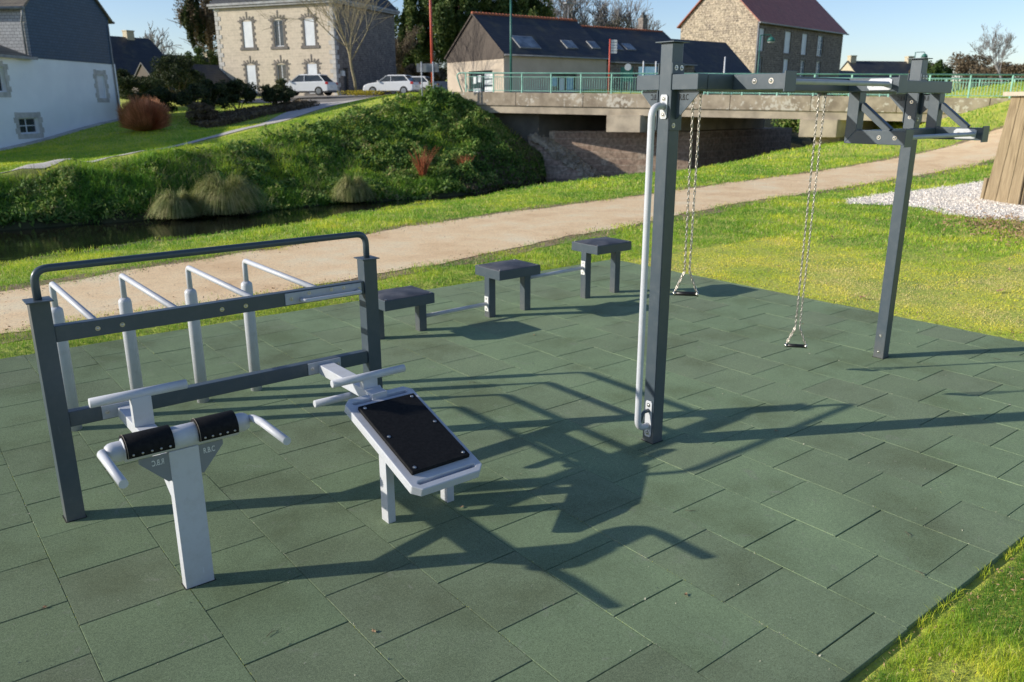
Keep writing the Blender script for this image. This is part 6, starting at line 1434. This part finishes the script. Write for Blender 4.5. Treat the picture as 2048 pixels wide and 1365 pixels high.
# brown leaves and crumbs gathered along the rubber edge and both path edges
n = 520; X = rng.uniform(.4, SX1, n); Y = SY0 - .03 - np.abs(rng.normal(size=n)) * .12; n2 = 700; X2 = SX1 + .02 + np.abs(rng.normal(size=n2)) * .04; Y2 = rng.uniform(SY0, SY1, n2)
t_ = rng.uniform(-4, 30, 5200); sidep = rng.random(5200) < .5; pn_ = np.interp(t_, [p[0] for p in PN], [p[1] for p in PN]); pf_ = np.interp(t_, [p[0] for p in PF], [p[1] for p in PF])
yy = np.where(sidep, pn_ + np.abs(rng.normal(size=5200)) * .22 - .1, pf_ - np.abs(rng.normal(size=5200)) * .2 + .1)
X = np.concatenate([X, X2, t_]); Y = np.concatenate([Y, Y2, yy]); P = np.stack([X, Y, ghz(X, Y) + np.where(np.arange(len(X)) < n + n2, .03, .02)], 1); P = P[inview(P)]
V, F = leaves(P, np.where(P[:, 1] < 6.3, .007, .011) * rng.uniform(.4, 1.8, len(P)), .8); tag(npmesh('edge_litter', V, F, 'litter'), 'brown crumbs and leaf scraps along the edges of path and rubber surface', 'leaf litter', kind='stuff')

# dry stems and straw standing among the undergrowth
n = 9000; X = rng.uniform(0, 29, n); yf = yf_(X); Y = yf + .2 + rng.random(n) * np.interp(X, [0, 12, 24, 29], [2.5, 5, 8, 2]); k = patch(X + 11, Y - 4, .8) > .62; X, Y = X[k], Y[k]
P = np.stack([X, Y, ghz(X, Y)], 1); P = P[inview(P)]; V, F, T_ = blades(P, rng.uniform(.25, .75, len(P)), np.full(len(P), .016), .7)
tag(npmesh('bank_dry_stems', V, F, 'tussock'), 'dry straw coloured stems standing in the river bank undergrowth', 'undergrowth', kind='stuff')
# small weeds and brown specks in the turf
n = 2600; X = rng.uniform(.4, 17, n); Y = rng.uniform(-3, 7, n); k = near_ok(X, Y) & (X > 1.2); X, Y = X[k], Y[k]; P = np.stack([X, Y, ghz(X, Y) + .012], 1); P = P[inview(P)]; V, F = leaves(P, .010 * rng.uniform(.4, 1.8, len(P)), .8)
tag(npmesh('turf_litter', V, F, 'litter'), 'small brown leaf specks scattered in the turf', 'leaf litter', kind='stuff')

# tufts flopping over the edge of the rubber surface
n = 3000; e_ = rng.random(n) < .62; X = np.where(e_, rng.uniform(.4, SX1, n), SX1 + np.abs(rng.normal(size=n)) * .02); Y = np.where(e_, SY0 - np.abs(rng.normal(size=n)) * .02, rng.uniform(SY0, SY1, n))
k = patch(X * 2.1, Y * 2.3 + 4, 2.1) > .5; X, Y = X[k], Y[k]; P = np.stack([X, Y, np.full(len(X), -.02)], 1); P = P[inview(P)]
V, F, T_ = blades(P, rng.uniform(.025, .060, len(P)), rng.uniform(.0018, .0032, len(P)), .9, rng.normal(size=len(P)) * .1 + .12)
tag(npmesh('edge_tufts', V, F, 'grass', attr=T_), 'grass tufts flopping over the edges of the rubber surface', 'grass', kind='stuff')
# loose stones and crumbs on the sandy path
n = 5000; X = rng.uniform(-6, 30, n); a_ = np.interp(X, [p[0] for p in PN], [p[1] for p in PN]); b_ = np.interp(X, [p[0] for p in PF], [p[1] for p in PF]); q = rng.beta(.6, .6, n); Y = a_ + q * (b_ - a_)
P = np.stack([X, Y, ghz(X, Y) + .018], 1); P = P[inview(P)]; V, F = leaves(P, .0055 * rng.uniform(.4, 2.0, len(P)) * (1 + np.hypot(P[:, 0], P[:, 1]) * .03), .8)
tag(npmesh('path_grit', V, F, 'pathstone'), 'loose stones and crumbs on the sandy path', 'grit', kind='stuff')
